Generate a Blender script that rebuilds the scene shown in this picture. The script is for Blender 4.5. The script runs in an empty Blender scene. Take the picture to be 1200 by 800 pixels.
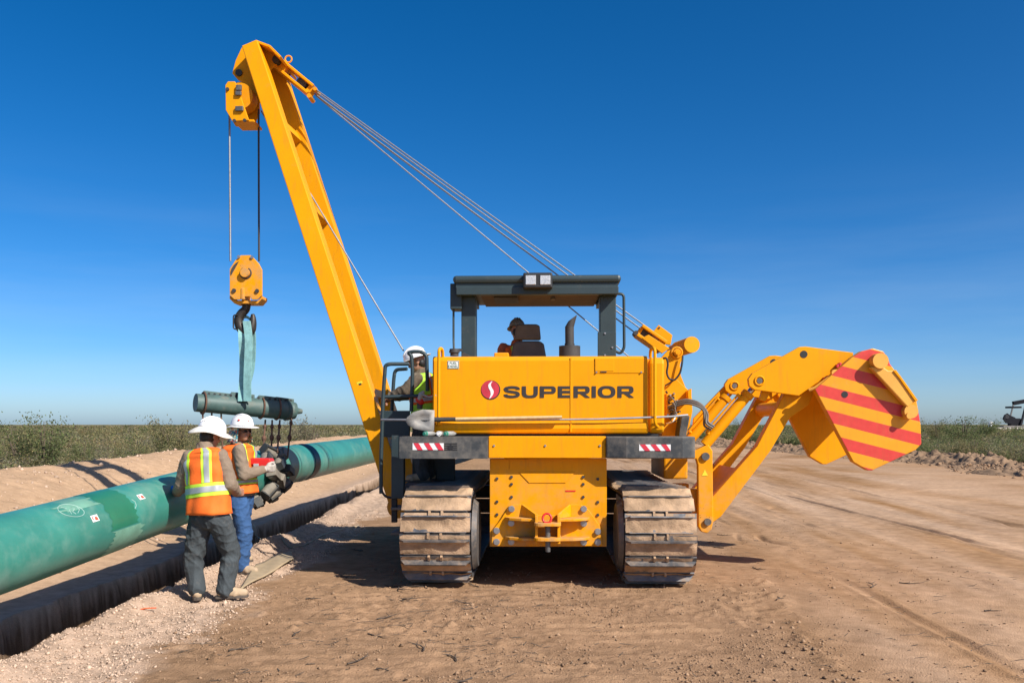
import bpy, bmesh, math, random
import numpy as np
from mathutils import Vector, Matrix

R = math.radians
rnd = random.Random(7)
NR = np.random.RandomState(11)
scene = bpy.context.scene
col = scene.collection

# ---------------------------------------------------------------- camera, world, sun, exposure
CAMZ, F, HX, HY = 1.65, 1000.0, 600.0, 497.0
cam = bpy.data.cameras.new('camera'); camo = bpy.data.objects.new('camera', cam); col.objects.link(camo)
camo.location = (0, 0, CAMZ); camo.rotation_euler = (R(90), 0, 0)
cam.sensor_width = 36; cam.lens = 30.0
cam.shift_y = 97 / 1200
cam.clip_start = 0.1; cam.clip_end = 9000
scene.camera = camo

SUN_EL, SUN_ROT = 39.0, 131.0            # the sun stands behind the camera, to the right
w = bpy.data.worlds.new('World'); scene.world = w; w.use_nodes = True
wn = w.node_tree.nodes; wl = w.node_tree.links
bg = wn['Background']
sky = wn.new('ShaderNodeTexSky'); sky.sky_type = 'NISHITA'; sky.sun_disc = False
sky.sun_elevation = R(SUN_EL); sky.sun_rotation = R(SUN_ROT)
sky.altitude = 100; sky.air_density = 0.62; sky.dust_density = 0.95; sky.ozone_density = 4.0
hs = wn.new('ShaderNodeHueSaturation'); hs.inputs['Saturation'].default_value = 1.34
# thin high cloud veils, long and level, only in the lower sky all the way round
wtc = wn.new('ShaderNodeTexCoord'); wmp = wn.new('ShaderNodeMapping'); wmp.inputs['Scale'].default_value = (1.1, 1.1, 9.0); wl.new(wtc.outputs['Generated'], wmp.inputs['Vector'])
wnz = wn.new('ShaderNodeTexNoise'); wnz.inputs['Scale'].default_value = 2.1; wnz.inputs['Detail'].default_value = 7; wnz.inputs['Roughness'].default_value = .55; wl.new(wmp.outputs[0], wnz.inputs['Vector'])
wr = wn.new('ShaderNodeMapRange'); wr.inputs['From Min'].default_value = .40; wr.inputs['From Max'].default_value = .75; wr.inputs['To Max'].default_value = .12; wl.new(wnz.outputs['Fac'], wr.inputs['Value'])
wsx = wn.new('ShaderNodeSeparateXYZ'); wl.new(wtc.outputs['Generated'], wsx.inputs[0])
wh = wn.new('ShaderNodeMapRange'); wh.interpolation_type = 'SMOOTHSTEP'; wh.inputs['From Min'].default_value = .30; wh.inputs['From Max'].default_value = .10; wl.new(wsx.outputs['Z'], wh.inputs['Value'])
wmu = wn.new('ShaderNodeMath'); wmu.operation = 'MULTIPLY'; wl.new(wr.outputs[0], wmu.inputs[0]); wl.new(wh.outputs[0], wmu.inputs[1])
wmx = wn.new('ShaderNodeMix'); wmx.data_type = 'RGBA'; wl.new(wmu.outputs[0], wmx.inputs[0]); wl.new(hs.outputs[0], wmx.inputs[6]); wmx.inputs[7].default_value = (4.6, 5.3, 6.0, 1)
wl.new(sky.outputs[0], hs.inputs['Color']); wl.new(wmx.outputs[2], bg.inputs['Color'])
bg.inputs['Strength'].default_value = 0.114
sun = bpy.data.lights.new('sun', 'SUN'); suno = bpy.data.objects.new('sun', sun); col.objects.link(suno)
sun.energy = 5.0; sun.angle = R(0.5); sun.color = (1.0, 0.95, 0.87)
sdir = Vector((math.sin(R(SUN_ROT)) * math.cos(R(SUN_EL)), math.cos(R(SUN_ROT)) * math.cos(R(SUN_EL)), math.sin(R(SUN_EL))))
suno.rotation_euler = sdir.to_track_quat('Z', 'Y').to_euler()
scene.view_settings.view_transform = 'Standard'; scene.view_settings.look = 'None'
scene.cycles.diffuse_bounces = 2
scene.view_settings.exposure = 0.4; scene.view_settings.gamma = 1

# ---------------------------------------------------------------- helpers
def W(px, py, Y):
    'a point of the photograph at the distance Y, in metres'
    return Vector(((px - HX) / F * Y, Y, CAMZ + (HY - py) / F * Y))

def tag(o, label=None, cat=None, group=None, kind=None):
    if label: o['label'] = label
    if cat: o['category'] = cat
    if group: o['group'] = group
    if kind: o['kind'] = kind
    return o

def empty(name, loc=(0, 0, 0), rz=0):
    o = bpy.data.objects.new(name, None); col.objects.link(o)
    o.location = loc; o.rotation_euler = (0, 0, rz); o.empty_display_size = 0.2
    return o

def link(name, me, parent=None):
    o = bpy.data.objects.new(name, me); col.objects.link(o)
    if parent: o.parent = parent
    return o

def frame_of(d, up=Vector((0, 0, 1))):
    d = d.normalized()
    if abs(d.dot(up)) > 0.97: up = Vector((1, 0, 0))
    a = d.cross(up).normalized(); b = a.cross(d).normalized()
    return d, a, b

class MB:
    def __init__(s): s.v = []; s.f = []; s.m = []; s.s = []
    def add(s, vs, fs, m=0, smooth=False):
        n = len(s.v); s.v += [tuple(p) for p in vs]
        for f in fs: s.f.append(tuple(i + n for i in f)); s.m.append(m); s.s.append(smooth)
        return s
    def box(s, a, b, m=0):
        x0, y0, z0 = a; x1, y1, z1 = b
        if x0 > x1: x0, x1 = x1, x0
        if y0 > y1: y0, y1 = y1, y0
        if z0 > z1: z0, z1 = z1, z0
        return s.add([(x0,y0,z0),(x1,y0,z0),(x1,y1,z0),(x0,y1,z0),(x0,y0,z1),(x1,y0,z1),(x1,y1,z1),(x0,y1,z1)],
                     [(0,3,2,1),(4,5,6,7),(0,1,5,4),(1,2,6,5),(2,3,7,6),(3,0,4,7)], m)
    def prism(s, pts, off, m=0):
        n = len(pts); off = Vector(off)
        a = [Vector(p) for p in pts]; nr = Vector((0, 0, 0))
        for i in range(n): nr += a[i].cross(a[(i + 1) % n])
        if nr.dot(off) > 0: a.reverse()
        b = [p + off for p in a]
        fs = [tuple(range(n)), tuple(range(2 * n - 1, n - 1, -1))]
        for i in range(n): j = (i + 1) % n; fs.append((j, i, n + i, n + j))
        return s.add(a + b, fs, m)
    def beam(s, p0, p1, w0, h0, w1=None, h1=None, side=(0, 1, 0), m=0):
        'box beam from p0 to p1; h along side, w across both'
        p0 = Vector(p0); p1 = Vector(p1); d = (p1 - p0).normalized(); sd = Vector(side)
        sd = (sd - d * sd.dot(d)).normalized(); c = d.cross(sd)
        w1 = w0 if w1 is None else w1; h1 = h0 if h1 is None else h1
        vs = []
        for p, w_, h_ in ((p0, w0, h0), (p1, w1, h1)):
            for a, b in ((-1, -1), (1, -1), (1, 1), (-1, 1)): vs.append(p + c * a * w_ / 2 + sd * b * h_ / 2)
        return s.add(vs, [(0,3,2,1),(4,5,6,7),(0,1,5,4),(1,2,6,5),(2,3,7,6),(3,0,4,7)], m)
    def tube(s, path, r, n=8, m=0, closed=False, caps=True):
        P = [Vector(p) for p in path]; k = len(P)
        rr = r if isinstance(r, (list, tuple)) else [r] * k
        vs = []; pa = None
        for i in range(k):
            if closed: d = P[(i + 1) % k] - P[i - 1]
            else: d = P[min(i + 1, k - 1)] - P[max(i - 1, 0)]
            d = d.normalized() if d.length > 1e-9 else Vector((0, 0, 1))
            if pa is None: _, a, b = frame_of(d)
            else:
                a = pa - d * pa.dot(d)
                a = a.normalized() if a.length > 1e-6 else frame_of(d)[1]
                b = d.cross(a).normalized() * -1
                b = a.cross(d)
            pa = a
            for j in range(n):
                t = 2 * math.pi * j / n; vs.append(P[i] + (a * math.cos(t) + b * math.sin(t)) * rr[i])
        fs = []
        for i in range(k if closed else k - 1):
            for j in range(n):
                i2 = (i + 1) % k; j2 = (j + 1) % n
                fs.append((i * n + j, i2 * n + j, i2 * n + j2, i * n + j2))
        s.add(vs, fs, m, True)
        if caps and not closed:
            s.add(vs[:n], [tuple(range(n))], m); s.add(vs[-n:], [tuple(range(n - 1, -1, -1))], m)
        return s
    def cyl(s, p0, p1, r0, r1=None, n=20, m=0):
        return s.tube([p0, p1], [r0, r0 if r1 is None else r1], n, m)
    def ell(s, c, ax, n=14, k=9, m=0):
        'ellipsoid: ax = three axis vectors'
        c = Vector(c); X, Y, Z = [Vector(a) for a in ax]; vs = [c + Z]
        for i in range(1, k):
            ph = math.pi * i / k
            for j in range(n):
                t = 2 * math.pi * j / n
                vs.append(c + Z * math.cos(ph) + (X * math.cos(t) + Y * math.sin(t)) * math.sin(ph))
        vs.append(c - Z); fs = []
        for j in range(n): fs.append((0, 1 + j, 1 + (j + 1) % n))
        for i in range(k - 2):
            for j in range(n):
                a = 1 + i * n; fs.append((a + j, a + n + j, a + n + (j + 1) % n, a + (j + 1) % n))
        a = 1 + (k - 2) * n
        for j in range(n): fs.append((a + j, len(vs) - 1, a + (j + 1) % n))
        return s.add(vs, fs, m, True)
    def sph(s, c, r, n=12, k=8, m=0): return s.ell(c, ((r,0,0),(0,r,0),(0,0,r)), n, k, m)
    def mesh(s, name, mats):
        me = bpy.data.meshes.new(name); me.from_pydata(s.v, [], s.f)
        for mt in (mats if isinstance(mats, (list, tuple)) else [mats]): me.materials.append(mt)
        me.polygons.foreach_set('material_index', s.m); me.polygons.foreach_set('use_smooth', s.s); me.update()
        return me
    def build(s, name, mats, parent=None, bevel=0.0, seg=2):
        o = link(name, s.mesh(name, mats), parent)
        if bevel: bev(o, bevel, seg)
        return o

def bev(o, w_, seg=2):
    b = o.modifiers.new('bevel', 'BEVEL'); b.width = w_; b.segments = seg; b.limit_method = 'ANGLE'; b.angle_limit = R(40)
    b.use_clamp_overlap = True
    return o

def bez(pts, n=8):
    'smooth path through points (Catmull-Rom)'
    P = [Vector(p) for p in pts]; out = []
    for i in range(len(P) - 1):
        a = P[max(i - 1, 0)]; b = P[i]; c = P[i + 1]; d = P[min(i + 2, len(P) - 1)]
        for k in range(n):
            t = k / n
            out.append(0.5 * ((2 * b) + (c - a) * t + (2 * a - 5 * b + 4 * c - d) * t * t + (3 * b - a - 3 * c + d) * t ** 3))
    out.append(P[-1]); return out

def fillet(pts, r, n=5):
    'polyline with rounded corners'
    P = [Vector(p) for p in pts]; out = [P[0]]
    for i in range(1, len(P) - 1):
        a = (P[i - 1] - P[i]); b = (P[i + 1] - P[i]); q = min(r, a.length * .49, b.length * .49)
        a = P[i] + a.normalized() * q; b = P[i] + b.normalized() * q
        for k in range(n + 1):
            t = k / n; out.append(a * (1 - t) ** 2 + P[i] * 2 * t * (1 - t) + b * t * t)
    out.append(P[-1]); return out

# numpy value noise
def _h(ix, iy, seed):
    n = (ix.astype(np.int64) * 374761393 + iy.astype(np.int64) * 668265263 + seed * 1442695041) & 0x7fffffff
    n = ((n ^ (n >> 13)) * 1274126177) & 0x7fffffff
    return ((n ^ (n >> 16)) & 0xffff) / 65535.0
def vn(x, y, seed=0):
    x = np.asarray(x, float); y = np.asarray(y, float); ix = np.floor(x); iy = np.floor(y); fx = x - ix; fy = y - iy
    fx = fx * fx * (3 - 2 * fx); fy = fy * fy * (3 - 2 * fy)
    a = _h(ix, iy, seed); b = _h(ix + 1, iy, seed); c = _h(ix, iy + 1, seed); d = _h(ix + 1, iy + 1, seed)
    return (a * (1 - fx) + b * fx) * (1 - fy) + (c * (1 - fx) + d * fx) * fy - 0.5
def fbm(x, y, sc, oct=4, seed=0, gain=.5):
    s = 0; a = 1.0
    for i in range(oct): s = s + a * vn(x / sc, y / sc, seed + i * 17); sc = sc / 2.03; a *= gain
    return s
def sstep(a, b, x):
    t = np.clip((x - a) / (b - a), 0, 1); return t * t * (3 - 2 * t)

# ---------------------------------------------------------------- materials
MATS = {}
def mat(name, base, rough=.6, metal=0.0, var=.12, vscale=6.0, bump=0.0, bscale=40.0, dust=0.0, dustcol=(.36,.26,.18), dscale=3.0, spec=.5, coat=0.0, attr=None, top=0.0):
    if name in MATS: return MATS[name]
    m = bpy.data.materials.new(name); m.use_nodes = True; nt = m.node_tree; N = nt.nodes; L_ = nt.links; b = N['Principled BSDF']
    tc = N.new('ShaderNodeTexCoord')
    def noise(sc, det=6, ro=.6):
        n = N.new('ShaderNodeTexNoise'); n.inputs['Scale'].default_value = sc; n.inputs['Detail'].default_value = det; n.inputs['Roughness'].default_value = ro
        L_.new(tc.outputs['Object'], n.inputs['Vector']); return n
    n1 = noise(vscale)
    r = N.new('ShaderNodeValToRGB'); r.color_ramp.elements[0].position = .3; r.color_ramp.elements[1].position = .7
    r.color_ramp.elements[0].color = tuple(c * (1 - var) for c in base) + (1,); r.color_ramp.elements[1].color = tuple(min(1, c * (1 + var)) for c in base) + (1,)
    L_.new(n1.outputs['Fac'], r.inputs['Fac']); out = r.outputs[0]
    if attr:
        at = N.new('ShaderNodeAttribute'); at.attribute_name = attr
        mx = N.new('ShaderNodeMix'); mx.data_type = 'RGBA'; mx.blend_type = 'MULTIPLY'; mx.inputs[0].default_value = 1
        L_.new(out, mx.inputs[6]); L_.new(at.outputs['Color'], mx.inputs[7]); out = mx.outputs[2]
    fac = None
    if dust > 0 or top > 0:
        n2 = noise(dscale, 8, .7)
        d = N.new('ShaderNodeValToRGB'); d.color_ramp.elements[0].position = max(0.0, .62 - dust * .35); d.color_ramp.elements[1].position = min(1.0, .78 - dust * .2)
        d.color_ramp.elements[0].color = (0,0,0,1); d.color_ramp.elements[1].color = (min(1, .35 + dust),) * 3 + (1,)
        L_.new(n2.outputs['Fac'], d.inputs['Fac']); fac = d.outputs[0]
        if top > 0:
            g = N.new('ShaderNodeNewGeometry'); sx = N.new('ShaderNodeSeparateXYZ'); L_.new(g.outputs['Normal'], sx.inputs[0])
            mr = N.new('ShaderNodeMapRange'); mr.inputs['From Min'].default_value = .5; mr.inputs['From Max'].default_value = .95; mr.inputs['To Max'].default_value = top
            L_.new(sx.outputs['Z'], mr.inputs['Value'])
            n3 = noise(14, 4); mu = N.new('ShaderNodeMath'); mu.operation = 'MULTIPLY'; L_.new(mr.outputs[0], mu.inputs[0])
            m3 = N.new('ShaderNodeMapRange'); m3.inputs['From Min'].default_value = .3; m3.inputs['From Max'].default_value = .6; L_.new(n3.outputs['Fac'], m3.inputs['Value']); L_.new(m3.outputs[0], mu.inputs[1])
            ma = N.new('ShaderNodeMath'); ma.operation = 'MAXIMUM'; L_.new(fac, ma.inputs[0]); L_.new(mu.outputs[0], ma.inputs[1]); fac = ma.outputs[0]
        mx = N.new('ShaderNodeMix'); mx.data_type = 'RGBA'; L_.new(fac, mx.inputs[0]); L_.new(out, mx.inputs[6]); mx.inputs[7].default_value = dustcol + (1,); out = mx.outputs[2]
        rr = N.new('ShaderNodeMapRange'); rr.inputs['To Min'].default_value = rough; rr.inputs['To Max'].default_value = .9; L_.new(fac, rr.inputs['Value']); L_.new(rr.outputs[0], b.inputs['Roughness'])
    else:
        n4 = noise(vscale * 3); rr = N.new('ShaderNodeMapRange'); rr.inputs['To Min'].default_value = max(0, rough - .12); rr.inputs['To Max'].default_value = min(1, rough + .12)
        L_.new(n4.outputs['Fac'], rr.inputs['Value']); L_.new(rr.outputs[0], b.inputs['Roughness'])
    L_.new(out, b.inputs['Base Color']); b.inputs['Metallic'].default_value = metal; b.inputs['Specular IOR Level'].default_value = spec
    if coat: b.inputs['Coat Weight'].default_value = coat; b.inputs['Coat Roughness'].default_value = .25
    if bump > 0:
        nb = noise(bscale, 5); bp = N.new('ShaderNodeBump'); bp.inputs['Strength'].default_value = 1; bp.inputs['Distance'].default_value = bump
        L_.new(nb.outputs['Fac'], bp.inputs['Height']); L_.new(bp.outputs[0], b.inputs['Normal'])
    MATS[name] = m; return m

YEL = mat('yellow paint', (.80, .318, .001), .5, var=.06, vscale=2.2, dust=.05, dustcol=(.52,.27,.06), dscale=5, bump=.0006, bscale=9, top=.4, spec=.16)
YEL2 = mat('yellow paint worn', (.78, .308, .002), .52, spec=.2, var=.09, vscale=3, dust=.24, dustcol=(.47,.27,.10), dscale=9, bump=.001, bscale=14, top=.95)
def wear(m, chips=.70, streak=.16, low=.55):
    nt = m.node_tree; N = nt.nodes; K = nt.links; b = N['Principled BSDF']; tc = [n for n in N if n.type == 'TEX_COORD'][0]; out = b.inputs['Base Color'].links[0].from_socket
    def mixc(fac, c2):
        nonlocal out
        mx = N.new('ShaderNodeMix'); mx.data_type = 'RGBA'; K.new(fac, mx.inputs[0]); K.new(out, mx.inputs[6]); mx.inputs[7].default_value = c2 + (1,); out = mx.outputs[2]
    def mr(src, a, b_, t):
        r = N.new('ShaderNodeMapRange'); r.inputs['From Min'].default_value = a; r.inputs['From Max'].default_value = b_; r.inputs['To Max'].default_value = t; K.new(src, r.inputs['Value']); return r.outputs[0]
    mp = N.new('ShaderNodeMapping'); mp.inputs['Scale'].default_value = (9, 9, .9); K.new(tc.outputs['Object'], mp.inputs['Vector'])
    n1 = N.new('ShaderNodeTexNoise'); n1.inputs['Scale'].default_value = 2.2; n1.inputs['Detail'].default_value = 6; n1.inputs['Roughness'].default_value = .65; K.new(mp.outputs[0], n1.inputs['Vector'])
    mixc(mr(n1.outputs['Fac'], .50, .80, streak), (.30, .155, .03))                    # runs of grime
    sx = N.new('ShaderNodeSeparateXYZ'); K.new(tc.outputs['Object'], sx.inputs[0])
    n2 = N.new('ShaderNodeTexNoise'); n2.inputs['Scale'].default_value = 6; n2.inputs['Detail'].default_value = 8; n2.inputs['Roughness'].default_value = .7; K.new(tc.outputs['Object'], n2.inputs['Vector'])
    lo = N.new('ShaderNodeMath'); lo.operation = 'MULTIPLY'; K.new(mr(sx.outputs['Z'], 1.35, .35, low), lo.inputs[0]); K.new(mr(n2.outputs['Fac'], .42, .68, 1), lo.inputs[1])
    mixc(lo.outputs[0], (.40, .27, .155))                                                # dust thrown up by the tracks
    n3 = N.new('ShaderNodeTexNoise'); n3.inputs['Scale'].default_value = 26; n3.inputs['Detail'].default_value = 5; n3.inputs['Roughness'].default_value = .6; K.new(tc.outputs['Object'], n3.inputs['Vector'])
    mixc(mr(n3.outputs['Fac'], chips, chips + .02, .85), (.10, .055, .028))              # chips
    K.new(out, b.inputs['Base Color'])
wear(YEL, .715, .34, .65); wear(YEL2, .68, .36, .9)
DKG = mat('dark green grey paint', (.022, .040, .045), .5, var=.12, vscale=4, dust=.08, dustcol=(.16,.14,.11), dscale=7)
BUMP = mat('grey paint caked with dust', (.040, .045, .048), .6, var=.2, vscale=5, dust=.55, dustcol=(.17,.15,.125), dscale=5, top=.8)
STEEL = mat('bare dirty steel', (.13, .125, .12), .5, metal=.5, var=.25, vscale=8, dust=.4, dustcol=(.30,.22,.155), dscale=9)
BOLT = mat('zinc bolt', (.42, .41, .40), .4, metal=.8, var=.15)
ROPE = mat('galvanised wire rope', (.26, .265, .275), .5, metal=.55, var=.25, vscale=60)
DROPE = mat('greasy wire rope', (.05, .045, .04), .55, metal=.3, var=.25, vscale=60)
SHOE = mat('worn track steel', (.135, .135, .14), .45, metal=.5, var=.3, vscale=9, dust=.5, dustcol=(.36,.26,.18), dscale=7)
MUD = mat('packed dry mud', (.40, .265, .162), .95, var=.42, vscale=5, bump=.007, bscale=45, spec=.1, dust=.18, dustcol=(.19,.15,.12), dscale=4)
BLK = mat('black rubber and plastic', (.016, .016, .017), .6, var=.2)
SEATM = mat('grey seat vinyl', (.075, .070, .066), .7, var=.15, dust=.2, dustcol=(.12,.10,.085), dscale=12)
SOOT = mat('sooty exhaust steel', (.055, .052, .05), .7, metal=.3, var=.25, dust=.2, dustcol=(.12,.10,.09))
WHITE = mat('white plastic', (.80, .79, .76), .4, var=.04)
DECALW = mat('white reflective tape', (.78, .77, .75), .4, var=.06)
DECALR = mat('red reflective tape', (.62, .035, .06), .4, var=.1)
LETTER = mat('charcoal lettering', (.034, .028, .026), .5, var=.15)
LENS = mat('work light lens', (.62, .62, .60), .12, metal=.35, var=.2, vscale=40, bump=.004, bscale=60)
GREENM = mat('green print', (.02, .16, .07), .5)
WOOD = mat('ash wood handle', (.60, .42, .20), .55, var=.15, vscale=18)
SPADE = mat('dusty shovel steel', (.30, .285, .26), .6, metal=.3, var=.25, dust=.4, dustcol=(.36,.32,.27), dscale=6)
TEAL = mat('teal webbing sling', (.24, .47, .46), .85, var=.25, vscale=14, bump=.002, bscale=90)
GBEAM = mat('grey green spreader paint', (.065, .115, .105), .55, var=.2, vscale=6, dust=.3, dustcol=(.22,.19,.15), dscale=7)
HOOK = mat('dark forged hook', (.05, .042, .035), .5, metal=.5, var=.3, vscale=12)
RUST = mat('rusty cable', (.13, .065, .04), .75, metal=.2, var=.3, vscale=30)
ROLL = mat('tan cradle roller', (.20, .175, .14), .75, var=.25, vscale=10, dust=.3, dustcol=(.30,.24,.17))
SKIN = mat('skin', (.33, .165, .105), .55, var=.12, vscale=25)
ORNG = mat('orange vest fabric', (.95, .155, .012), .8, var=.08, vscale=14, bump=.002, bscale=60)
LIME = mat('lime reflective trim', (.58, .85, .05), .7, var=.06)
LIMEV = mat('lime vest fabric', (.40, .76, .05), .8, var=.08, vscale=14)
SILV = mat('silver reflective tape', (.42, .43, .44), .45, metal=.15, var=.1)
KHAKI = mat('khaki cotton', (.225, .165, .115), .9, var=.15, vscale=10, bump=.003, bscale=60)
DKJEAN = mat('dark grey denim', (.047, .057, .062), .9, var=.28, vscale=7, bump=.003, bscale=70, dust=.15, dustcol=(.16,.14,.12), dscale=8)
BLJEAN = mat('blue denim', (.030, .085, .21), .9, var=.30, vscale=7, bump=.003, bscale=70)
BOOT = mat('tan leather', (.42, .30, .185), .8, var=.2, vscale=16, dust=.3, dustcol=(.42,.33,.25))
SOLE = mat('boot sole', (.09, .07, .055), .85, var=.2)
HATW = mat('white helmet shell', (.80, .79, .77), .3, var=.05, vscale=12)
CLOTHW = mat('off white sun shade cloth', (.70, .66, .58), .9, var=.08, vscale=10)
HATG = mat('dusty grey helmet', (.17, .165, .155), .45, var=.2, vscale=14)
HAIR = mat('black hair', (.012, .010, .009), .6)
GLOVE = mat('grey leather glove', (.42, .38, .33), .85, var=.15, vscale=20)
REDP = mat('red plastic', (.62, .022, .018), .4, var=.1)
BLUEP = mat('blue bottle plastic', (.02, .16, .55), .25, var=.1)
GLASSD = mat('dark lens', (.01, .01, .012), .12)
BOTTLE = mat('clear bottle with label', (.30, .30, .28), .25, var=.2, vscale=30)
CAPG = mat('green cap', (.03, .26, .17), .4)

def stripes(name, base, red, ang, period, phase, duty=.5):
    m = mat(name, base, .45, var=.06, vscale=4, dust=.12, dustcol=(.55,.32,.14), dscale=9); nt = m.node_tree; N = nt.nodes; L_ = nt.links; b = N['Principled BSDF']
    tc = [n for n in N if n.type == 'TEX_COORD'][0]
    dt = N.new('ShaderNodeVectorMath'); dt.operation = 'DOT_PRODUCT'; dt.inputs[1].default_value = (math.sin(ang) / period, 0, math.cos(ang) / period)
    L_.new(tc.outputs['Object'], dt.inputs[0])
    a = N.new('ShaderNodeMath'); a.operation = 'ADD'; a.inputs[1].default_value = phase + 100; L_.new(dt.outputs['Value'], a.inputs[0])
    fr = N.new('ShaderNodeMath'); fr.operation = 'FRACT'; L_.new(a.outputs[0], fr.inputs[0])
    lt = N.new('ShaderNodeMath'); lt.operation = 'LESS_THAN'; lt.inputs[1].default_value = duty; L_.new(fr.outputs[0], lt.inputs[0])
    src = b.inputs['Base Color'].links[0].from_socket
    mx = N.new('ShaderNodeMix'); mx.data_type = 'RGBA'; L_.new(lt.outputs[0], mx.inputs[0]); L_.new(src, mx.inputs[6])
    nz = N.new('ShaderNodeTexNoise'); nz.inputs['Scale'].default_value = 14; L_.new(tc.outputs['Object'], nz.inputs['Vector'])
    rp = N.new('ShaderNodeValToRGB'); rp.color_ramp.elements[0].color = tuple(c * .85 for c in red) + (1,); rp.color_ramp.elements[1].color = tuple(min(1, c * 1.15 + .01) for c in red) + (1,)
    L_.new(nz.outputs['Fac'], rp.inputs['Fac']); L_.new(rp.outputs[0], mx.inputs[7]); L_.new(mx.outputs[2], b.inputs['Base Color'])
    return m

# ---------------------------------------------------------------- the ground, one sheet with the trench, the spoil and the ruts
def axis(parts):
    out = []
    for a, b, st in parts: out += list(np.arange(a, b - 1e-6, st))
    return out
def geo(a, b, r0, k=1.25):
    out = []; s_ = r0
    while a < b: a += s_; s_ *= k; out.append(a)
    return out
xr = geo(9, 6000, .12, 1.22); xs = np.array([-x for x in xr[::-1]] + axis([(-9, -6, .08), (-6, -4.5, .05), (-4.5, 3.6, .022), (3.6, 8.4, .032), (8.4, 9.0, .06)]) + [9.0] + xr)
ys = np.array([-y for y in geo(-3.4, 400, .5, 1.5)[::-1]] + axis([(3.4, 4.9, .05), (4.9, 9, .02), (9, 14, .04), (14, 20, .08), (20, 40, .2)]) + [40.0] + geo(40, 8000, .3, 1.12))

def tracks_mask(x): return np.maximum(sstep(.50, .40, np.abs(x + .80)), sstep(.55, .45, np.abs(x - 1.42)))
def churn(x, y):
    'soil broken up by the crawlers, left of a line of clods'
    return sstep(0, -.35, x - 2.2 - .12 * (y - 5.8) + .25 * fbm(x, y, .8, 2, 30)) * sstep(-2.9, -2.2, x) * sstep(10.5, 8.0, y + .6 * fbm(x, y, .9, 2, 38))
def ground_h(x, y):
    near = sstep(60, 12, np.hypot(x, y)); ch = churn(x, y)
    z = fbm(x, y, 6.0, 3, 3) * .09 + fbm(x, y, 1.3, 3, 5) * .018
    z = z + fbm(x, y, .30, 4, 9, .55) * (.007 + .012 * ch + .006 * sstep(-2, -3, x)) + ch * np.clip(fbm(x, y, .10, 3, 11, .6) - .05, 0, 1) * .05 * np.clip(.5 + 1.8 * vn(x / .7, y / .7, 12), 0, 1)
    # fine streaks, wheel ruts and a few cracks along the right of way
    ux = x - .07 * (y - 5) + .10 * vn(x / 1.5, y / 4.0, 29); rt = sstep(1.8, 3.0, x - .12 * (y - 5.8))
    z = z + rt * (vn(ux / .16, y / 4.0, 23) * .008 + vn(ux / .45, y / 7.0, 24) * .022)
    rut = np.clip(1 - np.abs(vn(ux / .9, y / 9.0, 21)) * 14, 0, 1) * np.clip(.1 + 2.2 * vn(x / 2.1, y / 3.3, 25), 0, 1)
    z = z - rt * rut * .030
    for x0_, wd_, dp_, sd_ in ((3.55, .05, .022, 1), (4.15, .13, .020, 2), (4.95, .06, .030, 3), (5.65, .16, .022, 4), (6.75, .05, .040, 5), (7.25, .14, .020, 6), (8.3, .06, .028, 7), (10.2, .2, .03, 8), (12.0, .2, .03, 9)):
        dd = (x - x0_ - .03 * (y - 9) * math.sin(sd_) - .10 * vn(y / 3.7, y * 0, 80 + sd_)) / wd_; br = np.clip(.35 + 2.4 * vn(y / 2.3, y * 0 + .7, 90 + sd_) + .9 * vn(x / .3, y / .6, 99), 0, 1)
        z = z + (-np.exp(-dd ** 2) + .55 * np.exp(-((np.abs(dd) - 1.9) / .7) ** 2)) * dp_ * br * sstep(70, 20, y) * sstep(4.0, 6.0, y)
    crk = np.clip(1 - np.abs(vn(ux / .5 + .5 * vn(x / .9, y / .9, 28), y / 2.6, 26)) * 18, 0, 1) * np.clip(vn(x / .9, y / 1.6, 27) * 6 - 1.4, 0, 1)
    z = z - rt * crk * .05
    # prints of the crawler shoes, broken and crumbled
    gr = (np.abs(((y + fbm(x, y, .9, 3, 35) * .16) / .247) % 1 - .5) * 2)
    z = z + ch * (sstep(.72, .97, gr) * .026 * np.clip(.35 + 2.0 * vn(x / .5, y / .5, 37), 0, 1) - .008 * np.clip(.2 + 1.5 * vn(x / 1.1, y / 1.1, 31), 0, 1))
    z = z + ch * np.clip(fbm(x, y, .055, 2, 40, .7) - .1, 0, 1) * .022
    rg = np.exp(-((x - 2.22 - .12 * (y - 5.8)) / .13) ** 2) * sstep(11, 9, y)
    z = z + rg * (.01 + np.clip(fbm(x, y, .14, 3, 39), 0, 1) * .07)
    # gravel windrow between the machine and the trench
    gx = sstep(-2.35, -2.75, x + fbm(x, y, .9, 3, 41) * .5) * sstep(-3.75, -3.55, x)
    z = z + gx * (.0 + np.clip(fbm(x, y, .16, 4, 43, .65), -.4, 1) * .045 + .09 * np.exp(-((x + 3.28 + .1 * vn(y / 1.1, y * 0, 44)) / .16) ** 2) * (1 + vn(y / .45, y * 0, 45)))
    # spoil bank beyond the trench
    rx = x + .5 * fbm(x, y, 5.0, 3, 51)
    sp = np.where(rx > -7.8, sstep(-4.6, -7.9, rx), sstep(-10.4, -7.7, rx))
    z = z + sp * (1.0 + .22 * fbm(x, y, 3.0, 3, 53)) * sstep(260, 150, y) + sp * fbm(x, y, .22, 3, 55, .6) * .05
    # trench
    far = sstep(240, 120, y)
    nr_ = sstep(17, 11, y); en = -3.50 + .13 * fbm(y * .9, y * 0 + 3, .9, 3, 61) * nr_ + .08 * vn(y / .33, y * 0, 62) * nr_ + .05 * (vn(np.floor(y / .42 + .3 * vn(y, y * 0, 64)) * .37, y * 0, 65)) * nr_; ef = -4.24 + .06 * fbm(y * .9, y * 0 + 9, 1.6, 2, 63) + .09 * fbm(x, y, .30, 4, 66, .62)
    cut = sstep(en + .015, en - .06, x) * np.clip((x - ef) / .16, 0, 1)
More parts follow.
